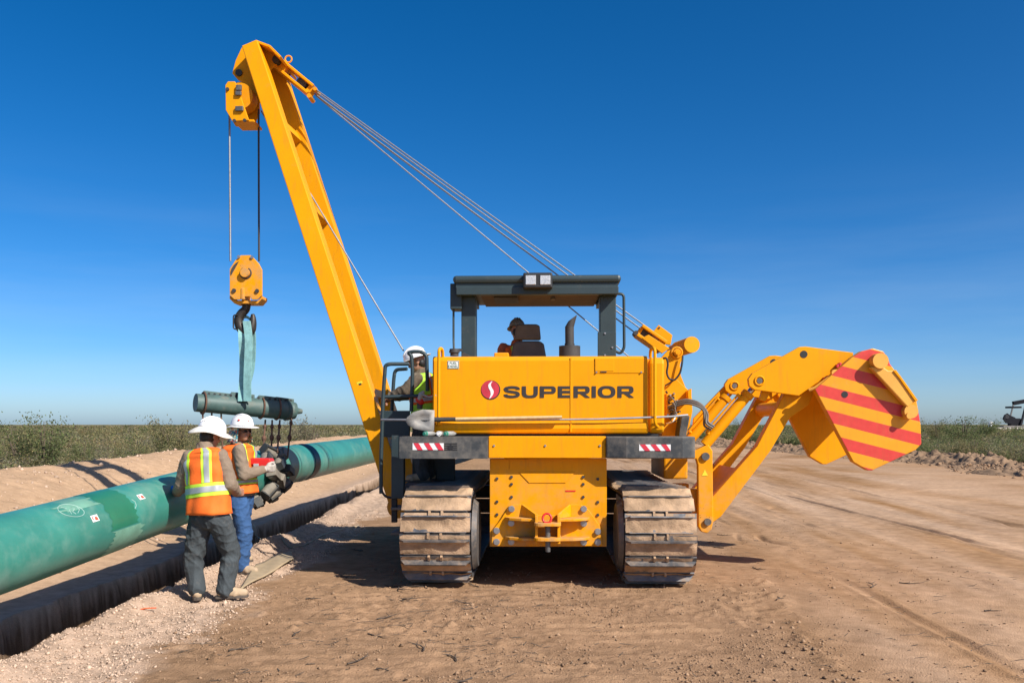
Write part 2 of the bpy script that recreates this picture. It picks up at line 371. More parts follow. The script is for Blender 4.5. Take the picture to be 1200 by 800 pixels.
    z = z - cut * (1.9 + z) * far + np.minimum(1, cut * 6) * far * (fbm(x, y, .32, 4, 67, .62) * .10 + fbm(x, y, .10, 2, 68) * .05)
    return z
X, Y = np.meshgrid(xs, ys)
Z = ground_h(X, Y)
Z = Z - 2.0 * sstep(900, 6000, np.hypot(X, Y))
nx, ny = len(xs), len(ys)
me = bpy.data.meshes.new('ground')
vv = np.stack([X, Y, Z], -1).reshape(-1, 3)
ii = (np.arange(ny - 1)[:, None] * nx + np.arange(nx - 1)[None, :]).reshape(-1)
ff = np.stack([ii, ii + 1, ii + nx + 1, ii + nx], -1)
def mesh_np(me, v, f):
    me.vertices.add(len(v)); me.vertices.foreach_set('co', v.astype(np.float32).ravel())
    k = f.shape[1]; me.loops.add(len(f) * k); me.loops.foreach_set('vertex_index', f.astype(np.int32).ravel())
    me.polygons.add(len(f)); me.polygons.foreach_set('loop_start', np.arange(0, len(f) * k, k, dtype=np.int32))
    me.update(calc_edges=True)
mesh_np(me, vv, ff)
me.polygons.foreach_set('use_smooth', np.ones(len(ff), bool))
# soil kinds as an albedo map: brown topsoil, pale gravel, pale spoil, grassy scrubland; plus trench shade put into the colour
soil = np.array([.345, .212, .122]); gravel = np.array([.47, .335, .24]); spoil = np.array([.49, .325, .20]); scrub = np.array([.19, .165, .09]); trench_shade = np.array([.17, .108, .066])
gm = (sstep(-2.30, -2.75, X + fbm(X, Y, .9, 3, 41) * .5 + fbm(X, Y, .2, 2, 42) * .35))[..., None]
sm = sstep(-4.2, -4.9, X)[..., None]
C = soil * (1 + .22 * fbm(X, Y, 2.4, 4, 71)[..., None] + .22 * fbm(X, Y, .18, 3, 73)[..., None])
dry = sstep(.2, 2.2, X - 1.4 - .12 * (Y - 5.8))[..., None]; C = C * (1 + dry * np.array([.27, .30, .34]))
pale = (fbm(X - .07 * Y, Y * .10, .6, 4, 75) * sstep(1.5, 4, X))[..., None]
C = C + pale * np.array([.16, .14, .12])
C = C * (1 - gm) + gravel * gm * (1 + .22 * fbm(X, Y, .12, 3, 77)[..., None]); C = C * (1 - sm) + spoil * sm * (1 + .12 * fbm(X, Y, .7, 3, 79)[..., None])
gr_ = np.maximum(sstep(-9.4, -10.5, X), sstep(19, 21, X))[..., None]; C = C * (1 - gr_) + scrub * gr_
tr = ((Z < -.12) & (X < -3) & (X > -5))[..., None]; C = np.where(tr, C * .1 + trench_shade * .9, C)  # painted shade: soil colour darkened below the trench lip
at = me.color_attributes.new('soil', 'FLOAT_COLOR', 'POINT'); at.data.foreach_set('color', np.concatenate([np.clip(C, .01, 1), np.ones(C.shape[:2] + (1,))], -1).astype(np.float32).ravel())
def ground_mat():
    m = mat('soil', (1, 1, 1), 1.0, var=.0, attr='soil', spec=.0); nt = m.node_tree; N = nt.nodes; L_ = nt.links; b = N['Principled BSDF']
    r = [n for n in N if n.type == 'VALTORGB'][0]; r.color_ramp.elements[0].color = (.76, .74, .72, 1); r.color_ramp.elements[1].color = (1.14, 1.14, 1.15, 1)
    tc = [n for n in N if n.type == 'TEX_COORD'][0]
    n1 = [n for n in N if n.type == 'TEX_NOISE'][0]; n1.inputs['Scale'].default_value = 7; n1.inputs['Detail'].default_value = 10; n1.inputs['Roughness'].default_value = .72
    vo = N.new('ShaderNodeTexVoronoi'); vo.inputs['Scale'].default_value = 70; L_.new(tc.outputs['Object'], vo.inputs['Vector'])
    nb = N.new('ShaderNodeTexNoise'); nb.inputs['Scale'].default_value = 55; nb.inputs['Detail'].default_value = 9; nb.inputs['Roughness'].default_value = .75; L_.new(tc.outputs['Object'], nb.inputs['Vector'])
    ad = N.new('ShaderNodeMath'); ad.operation = 'SUBTRACT'; L_.new(nb.outputs['Fac'], ad.inputs[0])
    sc = N.new('ShaderNodeMath'); sc.operation = 'MULTIPLY'; sc.inputs[1].default_value = .5; L_.new(vo.outputs['Distance'], sc.inputs[0]); L_.new(sc.outputs[0], ad.inputs[1])
    bp = N.new('ShaderNodeBump'); bp.inputs['Distance'].default_value = .011; bp.inputs['Strength'].default_value = .9; L_.new(ad.outputs[0], bp.inputs['Height']); L_.new(bp.outputs[0], b.inputs['Normal'])
    return m
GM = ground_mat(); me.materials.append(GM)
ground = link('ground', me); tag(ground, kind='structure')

def gz(x, y): return float(ground_h(np.array([float(x)]), np.array([float(y)]))[0])

# ---------------------------------------------------------------- the pipelayer
MX, MY, YAW = .374, 8.9, R(-2.0)
_c, _s = math.cos(YAW), -math.sin(YAW)
def L(px, py, v):
    'photograph point at machine depth v -> machine coordinates (right, forward, up)'
    k = (px - HX) / F; u = (k * (MY + v * _c) - MX - v * _s) / (_c + k * _s)
    return Vector((u, v, CAMZ + (HY - py) / F * (MY - u * _s + v * _c)))
rig = empty('pipelayer', (MX, MY, 0), YAW)
tag(rig, 'big yellow crawler pipelayer with side boom, dark canopy and striped counterweight', 'pipelayer')
def poly(pts, v, dv): return [L(x, y, v) for x, y in pts], (0, dv, 0)
def plate(mb, pts, v, dv, m=0): return mb.prism([L(x, y, v) for x, y in pts], (0, dv, 0), m)
def rectp(mb, x0, y0, x1, y1, v, dv, m=0):
    a = L(x0, y1, v); b = L(x1, y0, v); return mb.box(a, (b.x, b.y + dv, b.z), m)

# --- crawler tracks
def shoe_mesh(seed):
    q = np.random.RandomState(seed); mb = MB(); hw = .355
    mb.prism([(-hw + .045, -.121, 0), (hw - .045, -.121, 0), (hw, -.08, 0), (hw, .118, 0), (-hw, .118, 0), (-hw, -.08, 0)], (0, 0, .022), 0)
    mb.prism([(-hw, .046, .02), (hw, .046, .02), (hw - .05, .046, .088), (-hw + .05, .046, .088)], (0, .018, 0), 0)
    for x in (-.075, .052): mb.box((x, .075, .0), (x + .022, .135, .044), 1)
    def slab(y0, y1, nys, amp, lo, seed2):
        nxs = 26; px = np.linspace(-hw + .004, hw - .004, nxs); py = np.linspace(y0, y1, nys); PX, PY = np.meshgrid(px, py)
        cover = np.clip(.75 + 1.9 * fbm(PX + seed2 * 3.1, PY, .22, 2, seed2), 0, 1)
        h = (lo + amp * (fbm(PX + seed2 * 1.7, PY * .7, .11, 3, seed2 + 5, .65) + .35)) * cover
        t = (PY - y0) / (y1 - y0); h = np.clip(h, -.006, .075); h[:, 0] *= .3; h[:, -1] *= .3
        return PX, PY, h, t, nxs
    PX, PY, h, t, nxs = slab(-.112, .045, 8, .030, .006, seed); h = h * np.clip((1 - np.abs(t - .6) * 1.0), .1, 1) + .036 * t ** 2.2; h[0] = np.minimum(h[0], .002)
    vs = [(PX[j, i], PY[j, i], .021 + h[j, i]) for j in range(8) for i in range(nxs)]
    mb.add(vs, [(j * nxs + i, j * nxs + i + 1, (j + 1) * nxs + i + 1, (j + 1) * nxs + i) for j in range(7) for i in range(nxs - 1)], 1, True)
    PX, PY, h, t, nxs = slab(.066, .114, 4, .016, .002, seed + 50)
    vs = [(PX[j, i], PY[j, i], .021 + h[j, i]) for j in range(4) for i in range(nxs)]
    mb.add(vs, [(j * nxs + i, j * nxs + i + 1, (j + 1) * nxs + i + 1, (j + 1) * nxs + i) for j in range(3) for i in range(nxs - 1)], 1, True)
    return mb.mesh('track_shoe', [SHOE, MUD])
SHOES = [shoe_mesh(k) for k in range(9)]
TV0, TV1, TR = .05, 3.30, .42
def track(uc, inner):
    mb = MB()
    mb.box((uc - .16, TV0 + .35, .28), (uc + .16, TV1 - .4, .70), 0)              # roller frame
    mb.box((uc - .10, TV0, .40), (uc + .10, TV1, .58), 0)
    root = mb.build('track', [YEL2], rig, .01)
    sp = MB(); sp.cyl((uc - .05, TV0, .5), (uc + .05, TV0, .5), .36, n=26); 
    for k in range(13):
        a = 2 * math.pi * k / 13; sp.beam((uc, TV0 + .34 * math.cos(a), .5 + .34 * math.sin(a)), (uc, TV0 + .40 * math.cos(a), .5 + .40 * math.sin(a)), .09, .09, .05, .09, side=(1, 0, 0))
    sp.build('sprocket', [STEEL], root, .006)
    fd = MB(); iu = uc + inner * .36
    fd.cyl((uc, TV0, .5), (iu, TV0, .5), .30, n=28); fd.cyl((iu, TV0, .5), (iu + inner * .05, TV0, .5), .37, .33, n=32)
    fd.build('final_drive', [STEEL], root, .01)
    idl = MB(); idl.cyl((uc - .08, TV1, .5), (uc + .08, TV1, .5), .38, n=28); idl.build('idler', [STEEL], root, .01)
    for k in range(6):
        r = MB(); v = .62 + k * .44; r.cyl((uc - .17, v, .19), (uc + .17, v, .19), .11, n=16); r.build('track_roller', [STEEL], root)
    ch = MB(); n = 40; path = []
    for k in range(n + 1): a = math.pi / 2 + math.pi * k / n; path.append((TV0 + math.cos(a) * .395, .5 + math.sin(a) * .395))
    for k in range(n + 1): a = -math.pi / 2 + math.pi * k / n; path.append((TV1 + math.cos(a) * .395, .5 + math.sin(a) * .395))
    for du in (-.09, .05):
        vs = []; fs = []; k = len(path)
        for (v, z) in path:
            dz = (z - .5); c = (min(max(v, TV0), TV1), .5); r = math.hypot(v - c[0], z - c[1]); nv = ((v - c[0]) / r, (z - c[1]) / r)
            for uu, rr in ((du, 0), (du + .04, 0), (du + .04, -.075), (du, -.075)): vs.append((uc + uu, v + nv[0] * rr, z + nv[1] * rr))
        for i in range(k):
            for j in range(4): fs.append((i * 4 + j, ((i + 1) % k) * 4 + j, ((i + 1) % k) * 4 + (j + 1) % 4, i * 4 + (j + 1) % 4))
        ch.add(vs, fs)
    ch.build('track_chain', [STEEL], root)
    ls = TV1 - TV0; la = math.pi * TR; per = 2 * (ls + la); N = 43
    for k in range(N):
        t = (k + .35) / N * per
        if t < la: a = math.pi / 2 + t / TR; p = (TV0 + TR * math.cos(a), .5 + TR * math.sin(a)); nrm = a
        elif t < la + ls: p = (TV0 + t - la, .5 - TR); nrm = -math.pi / 2
        elif t < 2 * la + ls: a = -math.pi / 2 + (t - la - ls) / TR; p = (TV1 + TR * math.cos(a), .5 + TR * math.sin(a)); nrm = a
        else: p = (TV1 - (t - 2 * la - ls), .5 + TR - .012 * math.sin((t - 2 * la - ls) / ls * math.pi) * 3); nrm = math.pi / 2
        o = link('track_shoe', SHOES[(k * 4 + (inner > 0) * 3) % 9], root)
        o.location = (uc + rnd.uniform(-.003, .003), p[0], p[1]); o.rotation_euler = (nrm - math.pi / 2, 0, 0); o.scale = (1, .862, 1)
    return root
UL = L(509.5, 600, -.40).x; UR = L(775.0, 600, -.40).x
track(UL, 1); track(UR, -1)

# --- chassis between the tracks
zb = L(640, 640, -.06).z
mb = MB(); mb.box((UL + .62, .02, zb + .04), (UR - .62, 3.6, 1.25)); mb.build('main_frame', [YEL2], rig, .01)
mb = MB(); plate(mb, [(574, 537), (711, 537), (711, 640), (574, 640)], -.06, .05)
belly = mb.build('rear_plate', [YEL], rig, .004)
for x, y in ((582.5,560.5),(599.5,558.5),(599.5,567),(582.5,587.5),(599.5,582),(582.5,602.5),(683.5,558.5),(700.5,561),(683.5,567),(683.5,582),(700.5,588),(700.5,603),(682,613)):
    m2 = MB(); p = L(x, y, -.06); m2.cyl(p, p + Vector((0, -.014, 0)), .016, n=6); m2.build('bolt', [SOOT], belly)
mb = MB()                                                  # raised middle skin with clipped corners
plate(mb, [(608, 553), (674, 553), (663, 565.5), (620, 565.5)], -.06, -.008)
mb.build('step_panel', [YEL], belly, .003)
mb = MB(); plate(mb, [(575.5, 538), (596, 538), (596, 549), (575.5, 549)], -.06, -.006); plate(mb, [(597.5, 538), (619, 538), (619, 550), (597.5, 550)], -.06, -.006); mb.build('cover_panel', [YEL], belly, .002)
# hitch
hz = MB()
plate(hz, [(576, 639), (577, 621), (587, 608), (597, 592), (601, 590.5), (610.5, 590.5), (626, 603), (656, 603), (669, 590.5), (681, 590.5), (690, 597), (703, 616), (706, 639)], -.065, -.03)
hitch = hz.build('hitch', [YEL], rig, .005)
for y_, nm in ((607.5, 'upper_wing'), (630.5, 'lower_wing')):
    z0 = L(640, y_, -.26).z
    for xs_ in ((592, 597, 611, 627), (691, 687, 672, 655.5)):
        m_ = MB(); q = [L(x, y_, v) for x, v in ((xs_[0], -.094), (xs_[0], -.12), (xs_[1], -.19), (xs_[2], -.25), (xs_[3], -.265), (xs_[3], -.094))]
        m_.prism([(c.x, c.y, z0) for c in q], (0, 0, -.028)); m_.build(nm, [YEL2], hitch, .004)
for xa, xb, th in ((611, 627, .02), (669, 655.5, -.02)):   # raised fins over the upper wings
    m_ = MB(); A_ = L(xa, 590.5, -.094); B_ = L(xb, 602, -.262); z0 = L(640, 607.5, -.26).z
    m_.prism([A_, B_, (B_.x, B_.y, z0 + .002), (A_.x, A_.y, z0 + .002)], (th, 0, 0)); m_.build('fin', [YEL], hitch, .003)
for xa, xb in ((627, 630.2), (653.2, 656.6)):
    m_ = MB(); a_ = L(xa, 637, -.33); b_ = L(xb, 604.5, -.33); m_.box((a_.x, -.33, a_.z), (b_.x, -.094, b_.z)); m_.build('clevis_cheek', [YEL], hitch, .004)
for y_ in (616.5, 634):
    m_ = MB(); z0 = L(640, y_, -.40).z; c0, c1 = L(626, y_, -.36), L(657.5, y_, -.36); cx0 = (c0.x + c1.x) / 2; rx_ = (c1.x - c0.x) / 2
    out = [(cx0 + rx_ * math.copysign(abs(math.cos(a)) ** .5, math.cos(a)), -.34 - .07 * abs(math.sin(a)) ** .8) for a in [math.pi * k / 12 for k in range(13)]] + [(c0.x, -.15), (c1.x, -.15)]
    m_.prism([(x, v, z0) for x, v in out], (0, 0, .032)); m_.build('clevis_plate', [YEL2], hitch, .004)
m_ = MB(); p = L(642, 618, -.33); m_.cyl(p - Vector((0, 0, .24)), p + Vector((0, 0, .06)), .026); m_.build('hitch_pin', [STEEL], hitch, .003)
m_ = MB(); p = L(641, 607, -.345); m_.tube([p + Vector((math.cos(a) * .043, .012 * math.sin(a), math.sin(a) * .046)) for a in [2 * math.pi * k / 18 for k in range(18)]], .0115, 8, closed=True); m_.build('pin_ring', [REDP], hitch)
for x, y in ((599.5, 596), (582, 621.5), (582, 634.5), (599, 612.5), (599, 634.5), (684, 596), (700.5, 622.5), (700.5, 635), (684, 613), (684, 635)):
    m_ = MB(); p = L(x, y, -.095); m_.cyl(p, p + Vector((0, -.030, 0)), .027, n=12); m_.cyl(p, p + Vector((0, -.006, 0)), .034, n=14); m_.build('bolt', [BOLT], hitch)

# lower panel and bumpers
mb = MB(); rectp(mb, 572.5, 511, 710, 536.5, -.20, .55); lp = mb.build('lower_panel', [YEL], rig, .008)
for x in (579, 639, 703):
    m_ = MB(); p = L(x, 522, -.20); m_.cyl(p, p + Vector((0, -.01, 0)), .012, n=6); m_.build('bolt', [BOLT], lp)
def bumper(x0, x1, c0, c1):
    a = L(x0, 537, -.30); b = L(x1, 511.5, -.30); zt, zl = b.z, a.z; m_ = MB()
    ins = .07; m_.prism([(a.x, -.30 + (.06 if c0 else 0), zl), (L(c0, 537, -.30).x if c0 else a.x, -.30, zl), (L(c1, 537, -.30).x if c1 else b.x, -.30, zl), (b.x, -.30 + (.06 if c1 else 0), zl), (b.x, .12, zl), (a.x, .12, zl)], (0, 0, zt - zl))
    return m_.build('bumper', [BUMP], rig, .012)
bl = bumper(468, 571.5, None, None); br = bumper(711, 816, 734, 800)
def reflector(par, x0, x1, y0, y1, n, lean):
    m_ = MB(); v = -.304; m_.add([L(x0, y1, v), L(x1, y1, v), L(x1, y0, v), L(x0, y0, v)], [(0, 1, 2, 3)], 0)
    wd = (x1 - x0) / n; v = -.307
    for k in range(n):
        xa = x0 + k * wd + wd * .08; t = min(xa + wd * .5, x1)
        m_.add([L(min(xa + lean, x1), y1, v), L(min(t + lean, x1), y1, v), L(min(t, x1), y0, v), L(xa, y0, v)], [(0, 1, 2, 3)], 1)
    m_.build('reflector', [DECALW, DECALR], par)
reflector(bl, 483.5, 520, 519, 527, 3, 5); reflector(br, 749, 786, 520.5, 528, 3, 6)
m_ = MB()
for k in range(4):
    y = 519 + k * 2.4
    m_.add([L(521, y + 1.1, -.304), L(536, y + 1.1, -.304), L(536, y, -.304), L(521, y, -.304)], [(0, 1, 2, 3)])
p = L(528, 524, -.306); m_.add([p + Vector((math.cos(a) * .028, 0, math.sin(a) * .028)) for a in [2 * math.pi * k / 14 for k in range(14)]], [tuple(range(14))])
m_.build('vent_grille', [BLK], bl)

# --- rear hood
zt, zl = L(640, 417, 0).z, L(640, 508, 0).z; zg = L(640, 495, 0).z
def prof_extrude(prof, u0, u1, name, m, par, bv=.006):
    m_ = MB(); m_.prism([(u0, v, z) for v, z in prof], (u1 - u0, 0, 0)); return m_.build(name, [m], par, bv)
hoodp = [(1.3, zt), (.05, zt), (.012, zt - .015), (0, zt - .05), (0, zg + .004), (-.022, zg - .006), (-.028, zg - .06), (-.012, zl + .01), (.02, zl), (1.3, zl)]
uh0, uh1, uh2 = L(507, 450, 0).x, L(759, 450, 0).x, L(779, 450, 0).x
hood = prof_extrude(hoodp, uh0, uh1, 'hood', YEL, rig, .008)
endp = [(1.3, zt - .01), (.12, zt - .01), (.03, zt - .03), (.012, zt - .08), (.012, zl + .04), (.05, zl + .005), (1.3, zl + .005)]
prof_extrude(endp, uh1 + .025, uh2, 'hood_end', YEL, hood, .03)
m_ = MB(); m_.box((uh1 - .01, .06, zl + .02), (uh1 + .03, 1.25, zt - .03)); m_.build('hood_gap', [YEL2], hood)
m_ = MB(); m_.box((uh0 + .06, .05, zl - .05), (uh2 - .06, 1.3, zl - .002)); m_.build('hood_base', [BLK], hood)
m_ = MB(); rectp(m_, 668.2, 419, 670.2, 494, -.006, .012); m_.build('seam_strip', [YEL], hood, .002)
m_ = MB(); rectp(m_, 668.2, 496.5, 670.2, 506, -.034, .012); m_.build('seam_strip', [YEL], hood, .002)
m_ = MB(); rectp(m_, 697, 419.5, 754.5, 437, -.006, .012); ap = m_.build('access_panel', [YEL], rig, .002)
m_ = MB(); rectp(m_, 697.5, 419.8, 719.3, 434.8, -.011, .006); m_.build('access_door', [YEL], ap, .002)
m_ = MB(); rectp(m_, 704, 434.6, 711, 436, -.013, .004); m_.build('latch', [SOOT], ap)
for x in (699, 751.5):
    m_ = MB(); p = L(x, 436, -.006); m_.cyl(p, p + Vector((0, -.012, 0)), .009, n=8); m_.build('bolt', [BOLT], ap)
def rail(pts, r, name, m, par, fr=.05, n=8):
    m_ = MB(); m_.tube(fillet(pts, fr), r, n); return m_.build(name, [m], par)
rail([L(514, 497, -.02), L(514, 496, -.07), L(514.5, 408, -.07), L(518.5, 408.5, .02), L(519, 419, .05)], .017, 'handrail', YEL, hood)
rail([L(771, 500, 0), L(767.5, 497, -.07), L(767.5, 407.5, -.07), L(762.5, 408, .06), L(762, 419, .09)], .017, 'handrail', YEL, hood)
# sticker
m_ = MB(); v = -.004; m_.add([L(524.5, 432, v), L(537.8, 432, v), L(537.8, 422.5, v), L(524.5, 422.5, v)], [(0, 1, 2, 3)]); stk = m_.build('sticker', [WHITE], rig)
m_ = MB()
for (x0, y0, x1, y1) in ((524.8, 422.8, 537.5, 423.3), (524.8, 431.2, 537.5, 431.7), (524.8, 423.3, 525.3, 431.2), (537.0, 423.3, 537.5, 431.2)):
    m_.add([L(x0, y1, v - .002), L(x1, y1, v - .002), L(x1, y0, v - .002), L(x0, y0, v - .002)], [(0, 1, 2, 3)])
m_.build('sticker_border', [GREENM], stk)

# lettering: own wide grotesque, every stroke a ribbon of quads
def ribbon(mb, outer, inner, closed=False):
    n = len(outer); fs = [(i, (i + 1) % n, n + (i + 1) % n, n + i) for i in range(n if closed else n - 1)]
    mb.add(list(outer) + list(inner), fs)
def arc(cx, cz, rx, rz, a0, a1, n=10, p=1.0):
    out = []
    for k in range(n + 1):
        a = R(a0 + (a1 - a0) * k / n); c, s_ = math.cos(a), math.sin(a)
        out.append((cx + rx * math.copysign(abs(c) ** p, c), cz + rz * math.copysign(abs(s_) ** p, s_)))
    return out
TH, TV = .225, .36          # stroke heights: horizontal, vertical
def glyph(ch, wd=1.38):
    q = []                  # list of (outer, inner, closed)
    rect = lambda x0, z0, x1, z1: q.append(([(x0, z0), (x1, z0)], [(x0, z1), (x1, z1)], False))
    if ch == 'I': rect(0, 0, TV, 1); return q, TV
    if ch == 'E':
        wd = 1.18; rect(0, 0, TV, 1)
        for z in (0, .39, 1 - TH): rect(TV, z, wd - (.04 if z == .39 else 0), z + TH)
    if ch in 'PR':
        rect(0, 0, TV, 1); bo = .34; zc = (1 + bo) / 2; rz = (1 - bo) / 2
        rect(TV, 1 - TH, wd - .38, 1); rect(TV, bo, wd - .38, bo + TH * .9)
        q.append((arc(wd - .38, zc, .38, rz, -90, 90, 10, .8), arc(wd - .38, zc + .005, .38 - TV, rz - TH, -90, 90, 10, .8), False))
        if ch == 'R': q.append(([(wd - .82, bo), (wd - .36, 0)], [(wd - .40, bo), (wd + .06, 0)], False))
    if ch == 'U':
        o_ = [(0, 1)] + arc(wd / 2, .46, wd / 2, .48, 180, 360, 14, .75) + [(wd, 1)]
        i_ = [(TV, 1)] + arc(wd / 2, .46, wd / 2 - TV, .48 - TH, 180, 360, 14, .75) + [(wd - TV, 1)]
        q.append((o_, i_, False))
    if ch == 'O':
        wd = 1.5; q.append((arc(wd / 2, .5, wd / 2, .52, 0, 360, 30, .8)[:-1], arc(wd / 2, .5, wd / 2 - TV, .52 - TH, 0, 360, 30, .8)[:-1], True))
    if ch == 'S':
        c = bez([Vector((x, 0, z)) for x, z in ((wd - .17, .70), (wd - .22, .84), (wd * .5, .91), (.22, .83), (.17, .70), (.33, .57), (wd * .5, .515), (wd - .28, .44), (wd - .17, .29), (wd - .26, .16), (wd * .5, .09), (.22, .16), (.15, .31))], 4)
        o_, i_ = [], []
        for k, p in enumerate(c):
            d = (c[min(k + 1, len(c) - 1)] - c[max(k - 1, 0)]).normalized(); nx_, nz_ = -d.z, d.x
            o_.append((p.x + nx_ * .17, p.z + nz_ * .115)); i_.append((p.x - nx_ * .17, p.z - nz_ * .115))
        q.append((o_, i_, False))
    return q, wd
word = 'SUPERIOR'; gl = [glyph(c) for c in word]; gap = .17
tot = sum(g[1] for g in gl) + gap * (len(gl) - 1)
a0 = L(590.5, 466, 0); a1 = L(742.5, 452.2, 0); sx = (a1.x - a0.x) / tot; sz = a1.z - a0.z; x = 0
for ch, (q, wd) in zip(word, gl):
    m_ = MB()
    for o_, i_, c in q: ribbon(m_, [(a0.x + (x + px) * sx, -.0045, a0.z + pz * sz) for px, pz in o_], [(a0.x + (x + px) * sx, -.0045, a0.z + pz * sz) for px, pz in i_], c)
    lo = m_.build('letter', [LETTER], hood)
    x += wd + gap
def text_small(body, px, py, v, h, m, par):
    cu = bpy.data.curves.new('print', 'FONT'); cu.body = body; cu.align_x = 'CENTER'; cu.size = h * 1.35
    t = bpy.data.objects.new('print', cu); col.objects.link(t); bpy.context.view_layer.update()
    me_ = bpy.data.meshes.new_from_object(t.evaluated_get(bpy.context.evaluated_depsgraph_get())); bpy.data.objects.remove(t); bpy.data.curves.remove(cu)
    p = L(px, py, v); me_.transform(Matrix.Translation(p) @ Matrix.Rotation(R(90), 4, 'X')); me_.materials.clear(); me_.materials.append(m)
    o = link('printing', me_, par); return o
text_small('FUEL', 531.1, 426.7, -.0065, .026, GREENM, stk); text_small('DIESEL', 531.1, 430.4, -.0065, .026, GREENM, stk)
# round emblem
ce = L(575, 456.7, 0); re = (L(586.3, 456, 0).x - L(563.7, 456, 0).x) / 2
def disc(mb, c, r, v, m=0, n=32): mb.add([(c.x + math.cos(2 * math.pi * k / n) * r, v, c.z + math.sin(2 * math.pi * k / n) * r) for k in range(n)], [tuple(range(n))], m)
m_ = MB(); disc(m_, ce, re, -.0040, 0); emb = m_.build('emblem', [LETTER], rig)
m_ = MB(); disc(m_, ce - Vector((.004, 0, -.004)), re * .93, -.0065, 0); m_.build('emblem_disc', [mat('emblem red', (.52, .035, .055), .4, var=.22, vscale=5)], emb)
m_ = MB(); sp_ = bez([(ce.x + dx * re, -.009, ce.z + dz * re) for dx, dz in ((.16, .90), (-.10, .55), (-.02, .18), (.14, -.12), (.12, -.50), (-.12, -.90))], 5)
n = len(sp_); o_ = []; i_ = []
for k, p in enumerate(sp_):
    wd = re * (.03 + .15 * math.sin(math.pi * k / (n - 1))); o_.append((p.x - wd, p.y, p.z)); i_.append((p.x + wd, p.y, p.z))
ribbon(m_, o_, i_); m_.build('emblem_stroke', [WHITE], emb)
# fuel filler cap
m_ = MB(); p = L(532.5, 417, .14); m_.cyl(p, p + Vector((0, 0, .035)), .045, n=18); m_.cyl(p + Vector((0, 0, .035)), p + Vector((0, 0, .075)), .058, .05, n=18); m_.build('fuel_cap', [SOOT], hood, .005)

# --- operator's station
zd = 1.45
m_ = MB(); m_.box((-1.1, 1.3, zd - .2), (1.05, 3.55, zd)); m_.build('deck', [DKG], rig, .01)
m_ = MB(); m_.box((-.9, 2.75, zd), (.95, 3.5, 2.15)); m_.build('engine_cowl', [YEL], rig, .03)
cv = 1.0
zr0, zr1 = L(630, 335.5, cv).z, L(630, 322, cv).z
ca, cb = L(530.5, 325, cv).x, L(728, 325, cv).x
fa, fb = L(556, 353, 2.35).x, L(705, 353, 2.35).x
def roof(z0, z1, ins, v0, v1, name, par, bv):
    m_ = MB(); m_.prism([(ca + ins, v0 + ins, z0), (cb - ins, v0 + ins, z0), (cb - ins, v1 - .6, z0), (fb - ins, v1 - ins, z0), (fa + ins, v1 - ins, z0), (ca + ins, v1 - .6, z0)], (0, 0, z1 - z0)); return m_.build(name, [DKG], par, bv)
can = roof(zr0 + .045, zr1, 0, cv, 2.5, 'canopy', rig, .035)
roof(zr0 - .012, zr0 + .05, .035, cv, 2.5, 'roof_recess', can, .0)
zband = L(630, 345.5, cv).z
m_ = MB(); rectp(m_, 534.5, 335, 725, 345.5, cv + .02, .10); m_.build('rear_band', [DKG], can, .008)
m_ = MB(); rectp(m_, 560, 341, 702, 354, 2.35, .06); m_.build('front_band', [DKG], can, .01)
for x0, x1 in ((536, 553), (706, 724)):
    m_ = MB(); a = L(x0, 342, cv + .1); b = L(x1, 342, cv + .1); m_.box((a.x, cv + .12, zband + .01), (b.x, 2.3, zr0)); m_.build('side_beam', [DKG], can, .006)
m_ = MB(); m_.box((L(565, 340, 1.6).x, 1.125, zr0 - .05), (L(700, 340, 1.6).x, 2.34, zr0 - .014)); m_.build('headliner', [mat('dusty brown headliner', (.11, .075, .05), .8, var=.2)], can)
m_ = MB(); m_.box((L(580, 340, 1.6).x, 1.3, zr0 - .085), (L(607, 340, 1.6).x, 1.8, zr0 - .052)); m_.build('ceiling_console', [BLK], can, .008)
m_ = MB(); rectp(m_, 527.5, 332, 541, 362, 1.12, .26); m_.build('side_box', [DKG], can, .008)
m_ = MB(); p = L(648, 341, 1.5); m_.cyl((p.x, 1.45, zr0 - .06), (p.x, 1.45, zr0 - .09), .03, n=12); m_.build('ceiling_lamp', [STEEL], can)
for x0, x1, y1 in ((540.5, 557.5, 418), (703, 722, 418)):
    m_ = MB(); a = L(x0, 420, 1.2); b = L(x1, 345, 1.2); m_.box((a.x, 1.2, zd), (b.x, 1.42, zband + .015)); po = m_.build('canopy_post', [DKG], rig, .01)
    if x0 > 600:
        m_ = MB(); rectp(m_, 700.5, 389, 722, 421, 1.185, .03); bp_ = m_.build('post_bracket', [DKG], po, .005)
        for x, y in ((709, 390.5), (709, 416), (717.5, 407)):
            m_ = MB(); p = L(x, y, 1.185); m_.cyl(p, p + Vector((0, -.012, 0)), .011, n=8); m_.build('bolt', [BOLT], po)
    else:
        m_ = MB(); plate(m_, [(541, 418), (553, 418), (543.5, 412.5), (541, 414)], 1.17, .03); m_.build('gusset', [SOOT], po, .003)
m_ = MB(); rectp(m_, 613, 319, 647.5, 337.5, .90, .14); wk = m_.build('work_light', [BLK], rig, .018)
for x in (622, 639):
    m_ = MB(); rectp(m_, x - 6, 322.5, x + 6, 333.5, .892, .02); m_.build('lens', [LENS], wk, .004)
rail([L(531.5, 361, 1.2), L(531.5, 398, 1.2), L(532, 411, 1.15)], .013, 'grab_bar', DKG, can)
m_ = MB(); p = L(536, 410, 1.15); m_.beam(p, L(541, 410, 1.2), .03, .03); m_.build('grab_bar_clamp', [BLK], can)
rail([L(722, 344, 1.35), L(731, 344.5, 1.35), L(731.5, 408, 1.35), L(727, 414.5, 1.35), L(721, 411, 1.35)], .017, 'grab_bar', DKG, can, .09)
